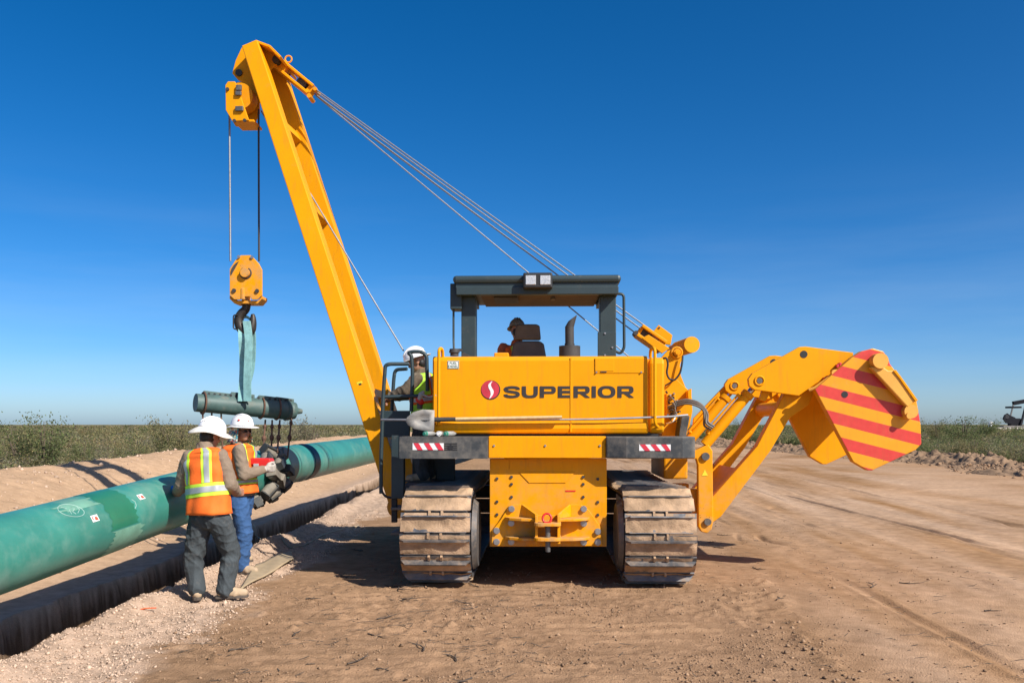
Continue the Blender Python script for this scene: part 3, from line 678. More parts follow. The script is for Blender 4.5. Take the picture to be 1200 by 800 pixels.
# seat
sv = 1.55
m_ = MB(); m_.prism([L(x, y, sv) for x, y in ((598.5, 420), (601, 403.5), (605, 399), (633, 399), (637.5, 403), (640.5, 420), (640.5, 450), (598.5, 450))], (0, .14, 0)); seat = m_.build('seat', [SEATM], rig, .03, 3)
m_ = MB(); m_.prism([L(x, y, sv) for x, y in ((602.5, 398), (604.5, 382), (607, 379.5), (630, 379.5), (632.5, 382), (634, 398))], (0, .11, 0)); m_.build('headrest', [mat('sun faded seat vinyl', (.10, .085, .065), .75, var=.2)], seat, .025, 3)
m_ = MB(); c0 = L(600, 440, 1.7).x; c1 = L(639, 440, 1.7).x; m_.box((c0, sv + .1, 1.87), (c1, sv + .62, 2.0)); m_.box((c0 + .06, sv + .12, zd), (c1 - .06, sv + .5, 1.88)); m_.build('seat_cushion', [SEATM], seat, .03)
m_ = MB(); rectp(m_, 579, 413, 596, 420, 1.35, .3); m_.build('console', [YEL2], rig, .012)
# muffler
m_ = MB(); p = L(667.5, 424, .85); t = L(667.5, 405.5, .85); m_.cyl(p, t, (L(680, 410, .85).x - L(655, 410, .85).x) / 2, n=26); muf = m_.build('muffler', [SOOT], rig, .008)
m_ = MB(); r_ = (L(673, 400, .85).x - L(662.5, 400, .85).x) / 2
q0 = t; q1 = L(667.3, 383, .85); m_.tube([q0, q1], r_, 18); m_.tube([q0 + Vector((0, 0, .006)), q0 + Vector((0, 0, .03))], r_ * 1.12, 18)
# mitred outlet
ring0 = [q1 + Vector((math.cos(a) * r_, math.sin(a) * r_, 0)) for a in [2 * math.pi * k / 18 for k in range(18)]]
ring1 = [Vector((p.x + .035, p.y, q1.z + .06 + (p.x - q1.x + r_) / (2 * r_) * .075)) for p in ring0]
m_.add(ring0 + ring1, [(i, (i + 1) % 18, 18 + (i + 1) % 18, 18 + i) for i in range(18)], 0, True)
m_.build('exhaust_pipe', [SOOT], muf)

# --- left steps, guard rails
plat = MB(); zp = .98; plat.box((-1.62, .35, zp - .06), (uh0 - .02, 2.0, zp)); plo = plat.build('platform', [BUMP], rig, .008)
m_ = MB(); m_.box((-1.62, 1.3, zp), (uh0 + .1, 1.36, L(470, 482, 1.3).z)); m_.build('kick_panel', [DKG], plo, .006)
m_ = MB(); rectp(m_, 448, 481, 480, 512, .75, .05); m_.build('side_panel', [DKG], plo, .006)
m_ = MB(); rectp(m_, 458.5, 510, 473, 584, .30, .12); m_.build('ladder_side', [DKG], plo, .006)
m_ = MB(); rectp(m_, 458.5, 584, 465, 612, .34, .05); m_.build('ladder_step', [BLK], plo, .004)
for z in (.45, .72): 
    m_ = MB(); m_.box((L(458, 580, .3).x, .30, z), (L(473, 580, .3).x, .62, z + .03)); m_.build('ladder_step', [STEEL], plo, .004)
G = .021
rail([L(446.5, 578, .35), L(446.5, 540, .35), L(449, 465, .35), L(451.5, 428, .35), L(457, 426.3, .35), L(479, 426.3, .4)], G, 'guard_rail', DKG, plo, .12)
rail([L(459, 482, .95), L(461.5, 443, .95), L(463, 433, .95), L(477, 432, .9)], G, 'guard_rail', DKG, plo, .12)
rail([L(482, 482, .42), L(483.5, 436, .42), L(482, 416, .42), L(478, 413.5, .42), L(484, 411.8, .42), L(494, 412, .42), L(500, 416.5, .42), L(501, 458, .42)], G, 'guard_rail', DKG, plo, .06)
rail([L(448.5, 465, .36), L(497, 463.5, .40)], G * .95, 'guard_rail', DKG, plo)
rail([L(446.5, 565, .35), L(447.5, 576, .35), L(452, 582, .35), L(459, 583, .35)], .013, 'hose', BLK, plo, .08)

# --- side boom on the left
bo = rig
def leg(px_, width, depth, name):
    m_ = MB(); P = [L(x, y, v) for x, y, v, _ in px_]
    for i in range(len(P) - 1):
        m_.beam(P[i], P[i + 1], px_[i][3], depth, px_[i + 1][3], depth, side=(0, 1, 0))
    return m_.build(name, [YEL], bo, .012)
n0 = (470, 592, 1.05, .225); n1 = (296.3, 56.5, 2.10, .215)
leg([n0, n1], .2, .24, 'boom_leg')
f0 = (484, 575, 3.25, .25); f1 = (321, 76, 2.70, .24)
leg([f0, f1], .2, .24, 'boom_leg')
# stiffening flange along the outside of the near leg, and cross ties
m_ = MB(); a = L(343, 172, 1.86); b = L(450, 500, 1.25); m_.beam(a, b, .028, .05, side=(0, 1, 0)); m_.build('leg_flange', [YEL2], bo, .004)
for y_ in (150, 250, 470):
    t = (y_ - 56.5) / (592 - 56.5); p = Vector(L(*n1[:3])).lerp(L(*n0[:3]), t); q = Vector(L(*f1[:3])).lerp(L(*f0[:3]), t); m_ = MB(); m_.beam(p, q, .12, .12, side=(1, 0, .4)); m_.build('cross_tie', [YEL], bo, .01)
for (a, b) in ((n0, 1.05), (f0, 3.25)):
    p = L(*a[:3]); m_ = MB(); m_.cyl(p - Vector((0, .2, 0)), p + Vector((0, .2, 0)), .13, n=20); m_.box((p.x + .02, p.y - .17, p.z - .2), (p.x + .5, p.y - .13, p.z + .16)); m_.box((p.x + .02, p.y + .13, p.z - .2), (p.x + .5, p.y + .17, p.z + .16)); m_.build('boom_foot', [YEL2], bo, .01)
# head: two cheek plates between the legs, bent top
head_pts = [(283, 56), (300, 48.5), (316, 54), (329, 67), (327, 74), (318, 80), (304, 100), (278, 93), (272, 86), (276, 71)]
m_ = MB(); plate(m_, head_pts, 2.27, .04); m_.build('head_plate', [YEL], bo, .006)
m_ = MB(); plate(m_, [(x * .96 + 13, y * .96 + 5) for x, y in head_pts], 2.62, .04); m_.build('head_plate', [YEL], bo, .006)
top = [(283.5, 54), (300, 46.8), (316.5, 53), (329.5, 66)]
m_ = MB()
for (xa, ya), (xb, yb) in zip(top[:-1], top[1:]):
    p, q = L(xa, ya, 2.02), L(xb, yb, 2.02); nrm = Vector((-(q.z - p.z), 0, q.x - p.x)).normalized() * .03
    m_.prism([p, q, q - nrm, p - nrm], (0, .72, 0))
m_.build('head_cap', [YEL], bo, .004)
m_ = MB(); p = L(279.5, 85, 2.24); m_.cyl(p, p + Vector((0, .46, 0)), .045, n=16); m_.build('head_pin', [SOOT], bo); m_ = MB(); p2 = L(323, 69.5, 2.22); m_.cyl(p2, p2 + Vector((0, .5, 0)), .05, n=16); m_.build('head_pin', [SOOT], bo)
# fixed block hanging at the head
BV = 1.86
fbp = [(264, 100), (267, 95.5), (275, 95.5), (279, 104), (291.5, 141), (272, 142), (264.5, 129)]
m_ = MB(); plate(m_, fbp, BV, .03); fb_ = m_.build('fixed_block', [YEL], bo, .006)
m_ = MB(); plate(m_, [(270, 98), (286, 95), (304, 96), (304, 133), (297, 147), (276, 148), (271, 140)], BV + .36, .03); m_.build('block_plate', [YEL], fb_, .006)
m_ = MB(); a = L(272.5, 142, BV); b = L(291, 142, BV); m_.box((a.x, BV + .03, a.z), (b.x + .06, BV + .36, a.z + .03)); m_.build('block_base', [YEL], fb_, .004)
m_ = MB(); c = L(284, 116, BV + .2); m_.cyl(c + Vector((0, -.10, 0)), c + Vector((0, .10, 0)), .17, n=26); m_.build('sheave', [YEL2], fb_, .008)
m_ = MB()
for x, y, w_, h_ in ((279.5, 102.5, 3.2, 4), (279, 109, 3.4, 3), (280, 127, 4.6, 3.4)): rectp(m_, x - w_ / 1.0, y - h_ / 1.2, x + w_ / 1.0, y + h_ / 1.2, BV - .035, .035)
m_.build('block_latch', [STEEL], fb_, .006)
m_ = MB()
for x, y in ((267, 105), (275, 142), (287, 141.5)): p = L(x, y, BV); m_.cyl(p, p + Vector((0, -.02, 0)), .022, n=8)
m_.build('block_bolts', [SOOT], fb_)
# upper luffing block: frame with slot
def slotted(P0, P1, wd, dep, name, par, mt=YEL):
    P0 = Vector(P0); P1 = Vector(P1); d = (P1 - P0); n_ = Vector((-d.z, 0, d.x)).normalized(); m_ = MB()
    for s_ in (-1, 1): m_.beam(P0 + n_ * s_ * wd * .38, P1 + n_ * s_ * wd * .38, wd * .24, dep, side=(0, 1, 0))
    m_.beam(P0 - d * .02, P0 + d * .25, wd, dep * .8, side=(0, 1, 0)); m_.beam(P0 + d * .9, P1 + d * .02, wd * .6, dep * .7, side=(0, 1, 0))
    o = m_.build(name, [mt], par, .008)
    m_ = MB(); c = P0 + d * .72; m_.cyl(c - Vector((0, dep * .3, 0)), c + Vector((0, dep * .3, 0)), wd * .46, n=20); m_.build('sheave', [SOOT], o)
    return o
ub = slotted(L(327, 76, 2.4), L(366, 108, 2.4), .155, .22, 'luffing_block', bo)
m_ = MB(); p = L(338, 69.5, 2.4); m_.tube([p + Vector((math.cos(a) * .045, 0, math.sin(a) * .045)) for a in [2 * math.pi * k / 16 for k in range(16)]], .010, 8, closed=True); m_.build('shackle', [YEL2], ub)
m_ = MB(); p = L(362, 112, 2.3); m_.cyl(p, p + Vector((0, .2, 0)), .03); p = L(369, 104, 2.3); m_.cyl(p, p + Vector((0, .2, 0)), .025); m_.build('block_pin', [YEL2], ub)
# decal on the near leg
YST = mat('yellow sticker', (.75, .62, .03), .5)
m_ = MB(); q = [L(x, y, 1.185) for x, y in ((417.5, 448), (424, 446), (427.5, 453), (421, 455.5))]; m_.add(q, [(0, 1, 2, 3)]); m_.build('warning_sticker', [YST], rig)
m_ = MB(); q = [L(x, y, 1.182) for x, y in ((420, 449.5), (423, 448.7), (425, 452.5), (422, 453.4))]; m_.add(q, [(0, 1, 2, 3)]); m_.build('sticker_print', [BLK], rig)
m_ = MB(); m_.add([L(x, y, -.064) for x, y in ((662.5, 575.8), (674.5, 575.8), (674.5, 574.2), (662.5, 574.2))], [(0, 1, 2, 3)]); m_.build('red_mark', [REDP], belly)

# --- ropes
rig_inv = (Matrix.Translation((MX, MY, 0)) @ Matrix.Rotation(YAW, 4, 'Z')).inverted()
def rope(a, b, r=.011, sag=0, m=ROPE, par=None, name='wire_rope'):
    a = Vector(a); b = Vector(b); m_ = MB(); m_.tube([a.lerp(b, k / 8) - Vector((0, 0, sag * math.sin(math.pi * k / 8))) for k in range(9)], r, 7, caps=True)
    return m_.build(name, [m], par or bo)
for (a, va, b, vb) in (((366, 102), 2.33, (762, 386), 2.05), ((367.5, 105.5), 2.38, (755, 388), 2.10), ((368, 109.5), 2.43, (746, 391), 2.15), ((370, 112), 2.5, (742, 388), 2.2), ((372, 113.5), 2.55, (741, 421), 2.6)):
    rope(L(*a, va), L(*b, vb),   .0088)
rope(L(306, 130, 2.3), L(473, 411, 1.9), .010)
HB = W(288, 327, 11.0)

# --- right hand side: winch frame, arms and counterweight
wf = rig
V0, V1 = .9, 2.15
m_ = MB(); plate(m_, [(774, 420), (782, 411), (793, 407.5), (800, 411.5), (799.5, 420), (795, 433), (793, 444), (799, 450), (806, 456), (811, 466), (811.5, 482), (808, 500), (800, 511), (776, 514)], 1.15, .06); m_.build('side_plate', [YEL], wf, .006)
m_ = MB(); plate(m_, [(806, 458), (810.5, 455), (810.5, 468), (806.5, 470)], 1.0, .15); m_.build('bracket', [YEL], wf, .005)
m_ = MB(); p = L(793, 413, 1.15); m_.tube([p + Vector((math.cos(a) * .060, -.008, math.sin(a) * .060)) for a in [2 * math.pi * k / 24 for k in range(24)]], .014, 6, closed=True); m_.cyl(p, p + Vector((0, -.05, 0)), .042, n=20); m_.cyl(p, p + Vector((0, -.07, 0)), .028, n=6); m_.build('pivot_bolt', [YEL2], wf, .004)
m_ = MB(); plate(m_, [(774, 430), (782, 420), (796, 416), (798, 440), (806, 460), (806, 505), (776, 510)], 2.5, .06); m_.build('side_plate', [YEL], wf, .006)
m_ = MB(); a = L(778, 500, 1.3); b = L(806, 470, 1.3); m_.box((a.x, 1.3, 1.0), (b.x, 2.5, b.z)); m_.build('winch_housing', [YEL2], wf, .02)
m_ = MB(); a = L(788, 452, 1.4); m_.cyl((a.x - .06, 1.3, a.z - .12), (a.x - .06, 2.4, a.z - .12), .17, n=24); m_.build('winch_drum', [SOOT], wf)
# luffing anchor and end capped cylinder
lb = slotted(L(776, 407, 2.05), L(748, 387.5, 2.05), .17, .30, 'luffing_block', wf)
m_ = MB(); plate(m_, [(763.5, 391), (772, 380.5), (788, 392.5), (786, 404), (778, 403)], 2.3, .05); m_.build('anchor_plate', [YEL], wf, .005)
m_ = MB(); plate(m_, [(752, 396), (760, 392), (785, 408), (776, 414)], 1.8, .05); m_.build('anchor_plate', [YEL], wf, .005)
m_ = MB(); p = L(772.5, 384, 2.29); m_.cyl(p, p + Vector((0, .02, 0)), .014, n=10); p = L(745.5, 390, 1.9); m_.cyl(p, p + Vector((0, .2, 0)), .03); m_.build('anchor_pin', [SOOT], wf)
m_ = MB(); m_.cyl(L(811, 403.6, 1.75), L(795, 409, 2.25), .100, n=30); m_.cyl(L(797, 408, 2.15), L(788, 411, 2.5), .075, n=24); m_.build('accumulator', [YEL], wf, .008)
rail([L(777, 420, 1.1), L(781, 419, 1.08), L(783, 426, 1.08), L(781, 437, 1.08), L(784, 444, 1.08), L(790, 446, 1.08), L(797, 438, 1.08), L(799.5, 425, 1.08), L(800, 417, 1.1)], .012, 'hose', BLK, wf, .1)
rail([L(789, 446, 1.08), L(779, 452, 1.1)], .009, 'hose', BLK, wf)
# valve bank with fittings
m_ = MB(); rectp(m_, 781, 461, 792, 489, 1.0, .16); vb_ = m_.build('valve_bank', [YEL2], wf, .006)
for k in range(14):
    m_ = MB(); p = L(782 + (k * 7) % 13, 460 + k * 2.1, 1.0); m_.cyl(p + Vector((0, .02, 0)), p + Vector((.02 * (k % 3 - 1), -.05, .01)), .012, n=8); m_.build('fitting', [STEEL if k % 3 else BLK], vb_)
HOSE = mat('grey hydraulic hose', (.14, .125, .11), .6, var=.2)
for dy, x0, y0, ve in ((0, 783, 479, .86), (2.0, 783, 476.5, .84), (4.5, 784, 482, .90)):
    pts = [L(x0, y0, 1.0), L(792, 471.5 + dy, .95), L(804, 468.3 + dy, .9), L(816, 470.5 + dy, .87), L(824, 476 + dy, .86), L(829 - dy * .8, 485 + dy, .86), L(829.5 - dy * .9, 494 + dy, ve), L(837 - dy * .8, 499.5 + dy * .9, ve)]
    m_ = MB(); m_.tube(bez(pts, 6), .013, 8); m_.build('hose', [HOSE], wf)
for k in range(5):
    m_ = MB(); m_.tube(bez([L(783 + k, 470 + 3 * k, .98), L(787 + 2 * k, 466 + 6 * k, .92), L(792 - k, 474 + 5 * k, .93), L(785, 486 + k, 1.0)], 5), .008, 6); m_.build('hose', [HOSE], wf)
m_ = MB(); m_.tube(bez([L(781, 496, 1.0), L(788, 494, .9), L(792, 487, .92)], 5), .008, 6); m_.build('hose', [WHITE], wf)
m_ = MB(); plate(m_, [(799, 486), (808.5, 487), (804, 512), (795.5, 511)], .80, .3); m_.build('step_box', [BUMP], wf, .008)
# base beam and vertical leg
m_ = MB(); plate(m_, [(790, 537.5), (816, 537.5), (818, 545), (818.5, 617), (822, 623), (829, 624.5), (834, 620), (836, 611), (835, 528), (830, 520), (816, 527), (790, 532)], V0, .10); pl_ = m_.build('frame_leg', [YEL2], wf, .01)
m_ = MB(); p = L(826.5, 534.5, V0); m_.cyl(p, p + Vector((0, -.03, 0)), .045, n=18); p = L(829, 611, V0); m_.cyl(p, p + Vector((0, -.03, 0)), .04, n=18); m_.build('pivot_pin', [STEEL], pl_, .004)
m_ = MB(); p = L(826, 554, V0 - .002); m_.add([p + Vector((-.035, -.002, -.03)), p + Vector((.035, -.002, -.03)), p + Vector((0, -.002, .04))], [(0, 1, 2)]); m_.build('warning_sticker', [mat('yellow sticker', (.75, .62, .03), .5)], pl_)
m_ = MB(); plate(m_, [(818, 540), (835, 540), (834, 611), (818.5, 611)], V1, .10); m_.build('frame_leg', [YEL2], wf, .01)
zlow = L(828, 605, V0).z; m_ = MB(); uL = L(826, 605, V0).x; m_.box((1.1, V0 + .12, .62), (uL, V0 + .3, .9)); m_.build('cross_beam', [YEL2], wf, .01); m_ = MB(); m_.box((1.1, V1 - .2, .62), (uL, V1 - .02, .9)); m_.build('cross_beam', [YEL2], wf, .01)
# counterweight assembly: all in the lateral plane, near set at V0 and far set at V1
cw = rig
def far_pts(pts, v0, v1): return [L(x, y, v0) + Vector((0, v1 - v0, 0)) for x, y in pts]
arm_pts = [(836, 580), (836, 611), (846, 603), (904, 527), (937, 464), (921, 460), (888, 524)]
m_ = MB(); plate(m_, [(834, 583), (834, 613), (845, 605), (903, 528), (926, 489), (948, 474), (955, 456), (921, 458), (887, 523)], V0 + .02, .16); m_.build('lift_arm', [YEL], cw, .01)
m_ = MB(); m_.prism(far_pts([(834, 583), (834, 613), (845, 605), (903, 528), (926, 489), (948, 474), (955, 456), (921, 458), (887, 523)], V0 + .02, V1), (0, .16, 0)); m_.build('lift_arm', [YEL], cw, .01)
for x, y in ((925, 478), (862, 572)):
    p = L(x, y, V0); m_ = MB(); m_.cyl(p + Vector((0, .15, 0)), p + Vector((0, V1 - V0 + .03, 0)), .085, n=20); m_.build('cross_tube', [YEL], cw)
m_ = MB(); m_.prism([L(x, y, V0 + .18) for x, y in ((835, 584), (835, 600), (845, 592), (874, 554), (866, 549))], (0, V1 - V0 - .18, 0)); m_.build('arm_web', [YEL], cw, .006)
crank = [(877, 444), (881.5, 437.5), (937, 406.3), (944, 405.8), (1000, 413), (1000, 428), (985, 434), (957, 449), (936, 463.5), (884, 456.5), (878, 452)]
for dv in (0, V1 - V0):
    m_ = MB(); m_.prism([p + Vector((0, dv, 0)) for p in [L(x, y, V0 - .10) for x, y in crank]], (0, .07, 0)); ck = m_.build('crank_plate', [YEL], cw, .006)
    p = L(890, 446, V0 - .10) + Vector((0, dv, 0)); m_ = MB(); m_.tube([p + Vector((math.cos(a) * .050, -.004, math.sin(a) * .050)) for a in [2 * math.pi * k / 24 for k in range(24)]], .011, 6, closed=True); m_.build('pivot_ring', [YEL], ck); m_ = MB(); m_.cyl(p + Vector((0, .25, 0)), p + Vector((0, -.012, 0)), .032, n=20); m_.build('pivot_pin', [STEEL], ck, .004)
    p = L(942, 415, V0 - .1035) + Vector((0, dv, 0)); m_ = MB(); m_.add([p + Vector((math.cos(2 * math.pi * k / 18) * .042, 0, math.sin(2 * math.pi * k / 18) * .042)) for k in range(18)], [tuple(range(18))]); m_.build('bore', [BLK], ck)
# lift cylinders
def cylinder(dv):
    a = L(826, 521, V0 + .06) + Vector((0, dv, 0)); b = L(889, 447, V0 + .06) + Vector((0, dv, 0)); d = b - a
    m_ = MB(); m_.cyl(a, a + d * .80, .062, n=22); m_.cyl(a + d * .76, a + d * .82, .074, n=22); o = m_.build('hydraulic_cylinder', [YEL], cw, .006)
    m_ = MB(); m_.cyl(a + d * .8, b, .036, n=16); m_.build('piston_rod', [mat('chrome rod', (.6, .6, .6), .2, metal=1, var=.05)], o)
    m_ = MB(); q = Vector((-.075, -.035, .045)); m_.cyl(a + d * .14 + q, a + d * .74 + q, .014, n=8); m_.cyl(a + d * .14, a + d * .14 + q, .018, n=8); m_.cyl(a + d * .72, a + d * .72 + q, .018, n=8); m_.build('oil_pipe', [YEL2], o)
cylinder(0); cylinder(V1 - V0 - .1)
m_ = MB(); m_.prism([L(x, y, 2.1) for x, y in ((811, 508), (813, 490), (849, 452), (861, 456), (846, 474), (829, 502))], (0, .06, 0)); m_.build('far_link', [YEL], cw, .006)
# brackets under the crank plates
m_ = MB(); plate(m_, [(893, 457), (904, 458), (897, 470), (890, 468)], V0 + .0, .05); plate(m_, [(898, 457), (905, 457), (905, 469), (901, 462)], V0 + .1, .03); m_.build('bracket', [YEL], cw, .004)
# slabs
slab = [(955, 456), (998, 419), (1010, 411.3), (1023, 408), (1035, 411.5), (1041, 419), (1043, 426), (1074, 468), (1079, 497), (1080, 520), (1073, 527), (1022, 551), (1017, 551), (1000, 541)]
SV = .66
ang = R(14.5); per = .255
pq = L(990, 470, SV)
STR = stripes('striped counterweight paint', (.80, .325, .002), (.62, .040, .028), ang, per, 0.0, .5)
for n_ in STR.node_tree.nodes:
    if n_.type == 'MATH' and n_.operation == 'ADD':
        q0 = L(1000, 467, SV); n_.inputs[1].default_value = 100 + .25 - (q0.x * math.sin(ang) + q0.z * math.cos(ang)) / per
wear(STR, .70, .28, .6)
m_ = MB(); m_.prism([L(x, y, SV) for x, y in slab], (0, .11, 0), 0); m_.m[-len(slab) - 1] = 0
fs_ = m_.build('front_slab', [STR, YEL2], cw, .008)
for pl in fs_.data.polygons:
    if abs(pl.normal.y) < .5: pl.material_index = 1
m_ = MB(); m_.prism([p + Vector((-.02, 1.45, 0)) for p in [L(x, y, SV) for x, y in slab]], (0, .11, 0)); m_.build('rear_slab', [YEL], cw, .008)
p0 = L(1000, 425, SV); p1 = L(1030, 440, SV)
m_ = MB(); m_.prism([L(x, y, SV + .11) for x, y in ((985, 440), (1010, 418), (1032, 420), (1062, 466), (1050, 480))], (0, 1.32, 0)); m_.build('core_block', [YEL2], cw, .01)
m_ = MB(); a = L(990, 462, SV - .0035); m_.add([a + Vector((math.cos(2 * math.pi * k / 18) * .036, 0, math.sin(2 * math.pi * k / 18) * .036)) for k in range(18)], [tuple(range(18))]); m_.build('bore', [BLK], fs_)
# locking link across the outer corner
LK = mat('pale ochre link paint', (.74, .36, .05), .55, var=.08)
m_ = MB(); p = L(1027, 423.5, SV); m_.cyl(p + Vector((0, .02, 0)), p + Vector((0, -.125, 0)), .085, n=26); lk = m_.build('link_boss', [LK], cw, .008)
m_ = MB(); plate(m_, [(1020, 430), (1033, 428), (1041, 434), (1050, 433.5), (1075, 468), (1064, 477.5)], SV - .095, .085); m_.build('link_bar', [LK], lk, .012)
m_ = MB(); m_.prism([L(x, y, SV - .11) for x, y in ((1050, 433), (1056, 441), (1076, 469), (1073, 470.5), (1054, 443), (1047, 434.5))], (0, .10, 0)); m_.build('link_lip', [YEL], lk, .004)
m_ = MB(); p = L(1064, 482, SV); m_.cyl(p + Vector((0, .02, 0)), p + Vector((0, -.09, 0)), .075, n=22); p = L(1061, 487, SV); m_.cyl(p, p + Vector((0, -.115, 0)), .035, n=16); m_.build('link_eye', [LK], lk, .006)
m_ = MB(); m_.tube([L(948, 457, V0 - .16), L(956, 454, V0 - .18), L(977, 438.5, V0 - .2)], .020, 8); p = L(978, 437, V0 - .2); m_.cyl(p + Vector((0, .03, 0)), p + Vector((0, -.03, 0)), .04, n=16); m_.build('lock_rod', [LK], cw)
for k, (x, y) in enumerate(((966, 444), (970, 442), (974, 443), (969, 446), (981, 429), (984, 427))):
    m_ = MB(); p = L(x, y, V0 - .12); m_.box(p - Vector((.012, .03, .02)), p + Vector((.012, .05, .02))); m_.build('lock_pin', [DECALR], cw, .004)

# --- ropes of the hoist, hook block, hook (a hanging block of its own)
m_ = MB()
hr = rope(L(268.8, 130, BV + .15), rig_inv @ W(270, 306, 10.95), .013, m=ROPE); hr2 = rope(L(303, 128, BV + .25), rig_inv @ W(303.5, 306, 11.05), .013, m=DROPE)
hk = empty('hook_block', HB)
tag(hk, 'yellow hook block hanging on two wire ropes with dark forged hook', 'hook block')
def H(px, py, dy=0): return W(px, py, 11.0 + dy) - HB
hbp = [(282, 299), (294, 299), (303, 308.5), (307, 316), (307, 346), (301.5, 351), (295, 351), (293, 347.5), (283, 347.5), (281, 351), (274.5, 351), (269, 346), (269, 315), (275.5, 305)]
m_ = MB(); m_.prism([H(x, y, -.16) for x, y in hbp], (0, .03, 0)); fp = m_.build('block_plate', [YEL], hk, .006)
for x, y in ((280, 301), (295.5, 301.5)):
    m_ = MB(); p = H(x, y, -.16); m_.cyl(p, p + Vector((0, -.02, 0)), .020, n=10); m_.build('bolt', [BOLT], fp)
for x, y in ((274.5, 340.5), (301.5, 341)):
    m_ = MB(); p = H(x, y, -.16); m_.cyl(p, p + Vector((0, -.02, 0)), .026, n=8); m_.build('bolt', [SOOT], fp)
m_ = MB(); p = H(288, 320, -.16); m_.cyl(p + Vector((0, .3, 0)), p + Vector((0, -.05, 0)), .058, n=24); m_.build('sheave_pin', [YEL2], hk, .006)
m_ = MB(); p = H(288, 320, -.163); m_.tube([p + Vector((math.cos(a) * .068, 0, math.sin(a) * .068)) for a in [R(120 + 300 * k / 20) for k in range(21)]], .010, 6); m_.build('pin_collar', [SOOT], hk)
m_ = MB(); m_.prism([H(x, y, .13) for x, y in hbp], (0, .03, 0)); m_.build('block_plate', [YEL], hk, .006)
m_ = MB(); m_.cyl(H(288, 322, -.11), H(288, 322, .11), .185, n=30); m_.build('sheave', [SOOT], hk, .01)
m_ = MB(); m_.prism([H(x, y, -.12) for x, y in ((269, 346.5), (269, 350), (274.5, 355.5), (302, 355.5), (307, 350), (307, 346.5), (302, 352), (275, 352))], (0, .24, 0)); m_.build('block_foot', [YEL], hk, .004)
m_ = MB(); m_.box(H(282, 351, -.17), H(294, 341, .1)); m_.build('trunnion', [YEL2], hk, .012)
pth = bez([H(289.5, 354), H(288, 362), H(283, 367.5), H(280, 374), H(281, 382), (H(286, 388)), H(293, 388), H(296, 380), H(296.5, 372), H(296, 368)], 6)
m_ = MB(); k = len(pth); m_.tube(pth, [.05 + .012 * math.sin(math.pi * i / (k - 1)) - (.03 * max(0, (i / (k - 1) - .72) / .28)) for i in range(k)], 12); m_.build('hook', [HOOK], hk)
m_ = MB(); m_.cyl(H(288, 358), H(288.5, 352), .055, n=16); m_.build('hook_shank', [HOOK], hk, .004)
m_ = MB(); m_.tube(fillet([H(279, 369, -.06), H(273.5, 369, -.06), H(273.5, 385, -.06), H(278, 386, -.06)], .04), .009, 7); m_.build('safety_latch', [HOOK], hk)

# --- sling, spreader bar, roller cradle, pipe
BA, BB_ = W(229, 471.5, 10.75), W(343, 481, 11.5)
SLB = W(288, 470, 11.1)
sl = empty('sling', SLB); tag(sl, 'teal webbing sling looped from the hook around the spreader bar', 'sling')
def strap(pts, wd, side, name):
    P = bez([p - SLB for p in pts], 6); m_ = MB(); vs = []; sd = Vector(side).normalized()
    for p in P:
        for a, b in ((-1, -1), (1, -1), (1, 1), (-1, 1)): vs.append(p + sd * a * wd / 2 + Vector((0, b * .012, 0)))
    fs = []
    for i in range(len(P) - 1):
        for j in range(4): fs.append((i * 4 + j, (i + 1) * 4 + j, (i + 1) * 4 + (j + 1) % 4, i * 4 + (j + 1) % 4))
    m_.add(vs, fs, 0, False); return m_.build(name, [TEAL], sl)
strap([W(283.5, 376, 11.0), W(283.5, 395, 10.95), W(285, 430, 11.0), W(283, 470, 10.95)], .085, (1, .2, 0), 'strap')
strap([W(289, 376, 10.93), W(291.5, 400, 10.9), W(290, 440, 10.9), W(290, 470, 10.93)], .10, (1, -.15, 0), 'strap')
strap([W(295, 380, 11.0), W(296.5, 400, 11.05), W(295, 430, 11.05), W(288.5, 458, 11.0), W(290, 470, 11.0)], .085, (1, -.3, 0), 'strap')
strap([W(281, 374, 11.06), W(288, 371, 11.06), W(296, 376, 11.06)], .04, (0, 0, 1), 'strap_eye')
sb = empty('spreader_bar', (BA + BB_) / 2); tag(sb, 'grey green tubular spreader bar hanging level under the sling', 'spreader bar')
O = (BA + BB_) / 2; d_ = (BB_ - BA).normalized(); pr = Vector((-d_.y, d_.x, 0))
m_ = MB(); m_.cyl(BA - O, BB_ - O - d_ * .02, .115, .130, n=30); m_.build('tube', [GBEAM], sb, .01)
for t0, t1, dz in ((.05, .40, .0), (.30, .58, .01), (.58, .95, 0), (.76, 1.0, .0)):
    m_ = MB(); a = BA.lerp(BB_, t0) - O; b = BA.lerp(BB_, t1) - O; q = pr * (.05 if (t0 * 10) % 2 < 1 else -.05)
    m_.prism([a + q + Vector((0, 0, .09)), b + q + Vector((0, 0, .09)), b + q + Vector((0, 0, .155 + dz)), a + q + d_ * .06 + Vector((0, 0, .165 + dz))], pr * .02); lug = m_.build('lug_plate', [GBEAM], sb, .004)
    k = int((b - a).length / .07); mh = MB()
    for i in range(k):
        c = a.lerp(b, (i + .7) / (k + .4)) + q - pr * .004 + Vector((0, 0, .128)); mh.cyl(c, c + pr * .028, .017, n=8)
    mh.build('lug_holes', [BLK], lug)
m_ = MB(); e = BB_ - O; m_.cyl(e - d_ * .10, e + d_ * .03, .145, .11, n=24); m_.cyl(e, e + d_ * .13, .06, .03, n=14); m_.box(e + Vector((-.2, -.05, -.06)), e + Vector((.05, .05, -.03))); m_.build('end_cap', [GBEAM], sb, .01)
m_ = MB(); plate_ = [W(331, 487, 11.45), W(346, 480.5, 11.5), W(349, 483, 11.5), W(336, 490, 11.45)]; m_.prism([p - O for p in plate_], (0, .12, 0)); m_.build('hook_plate', [GBEAM], sb, .006)
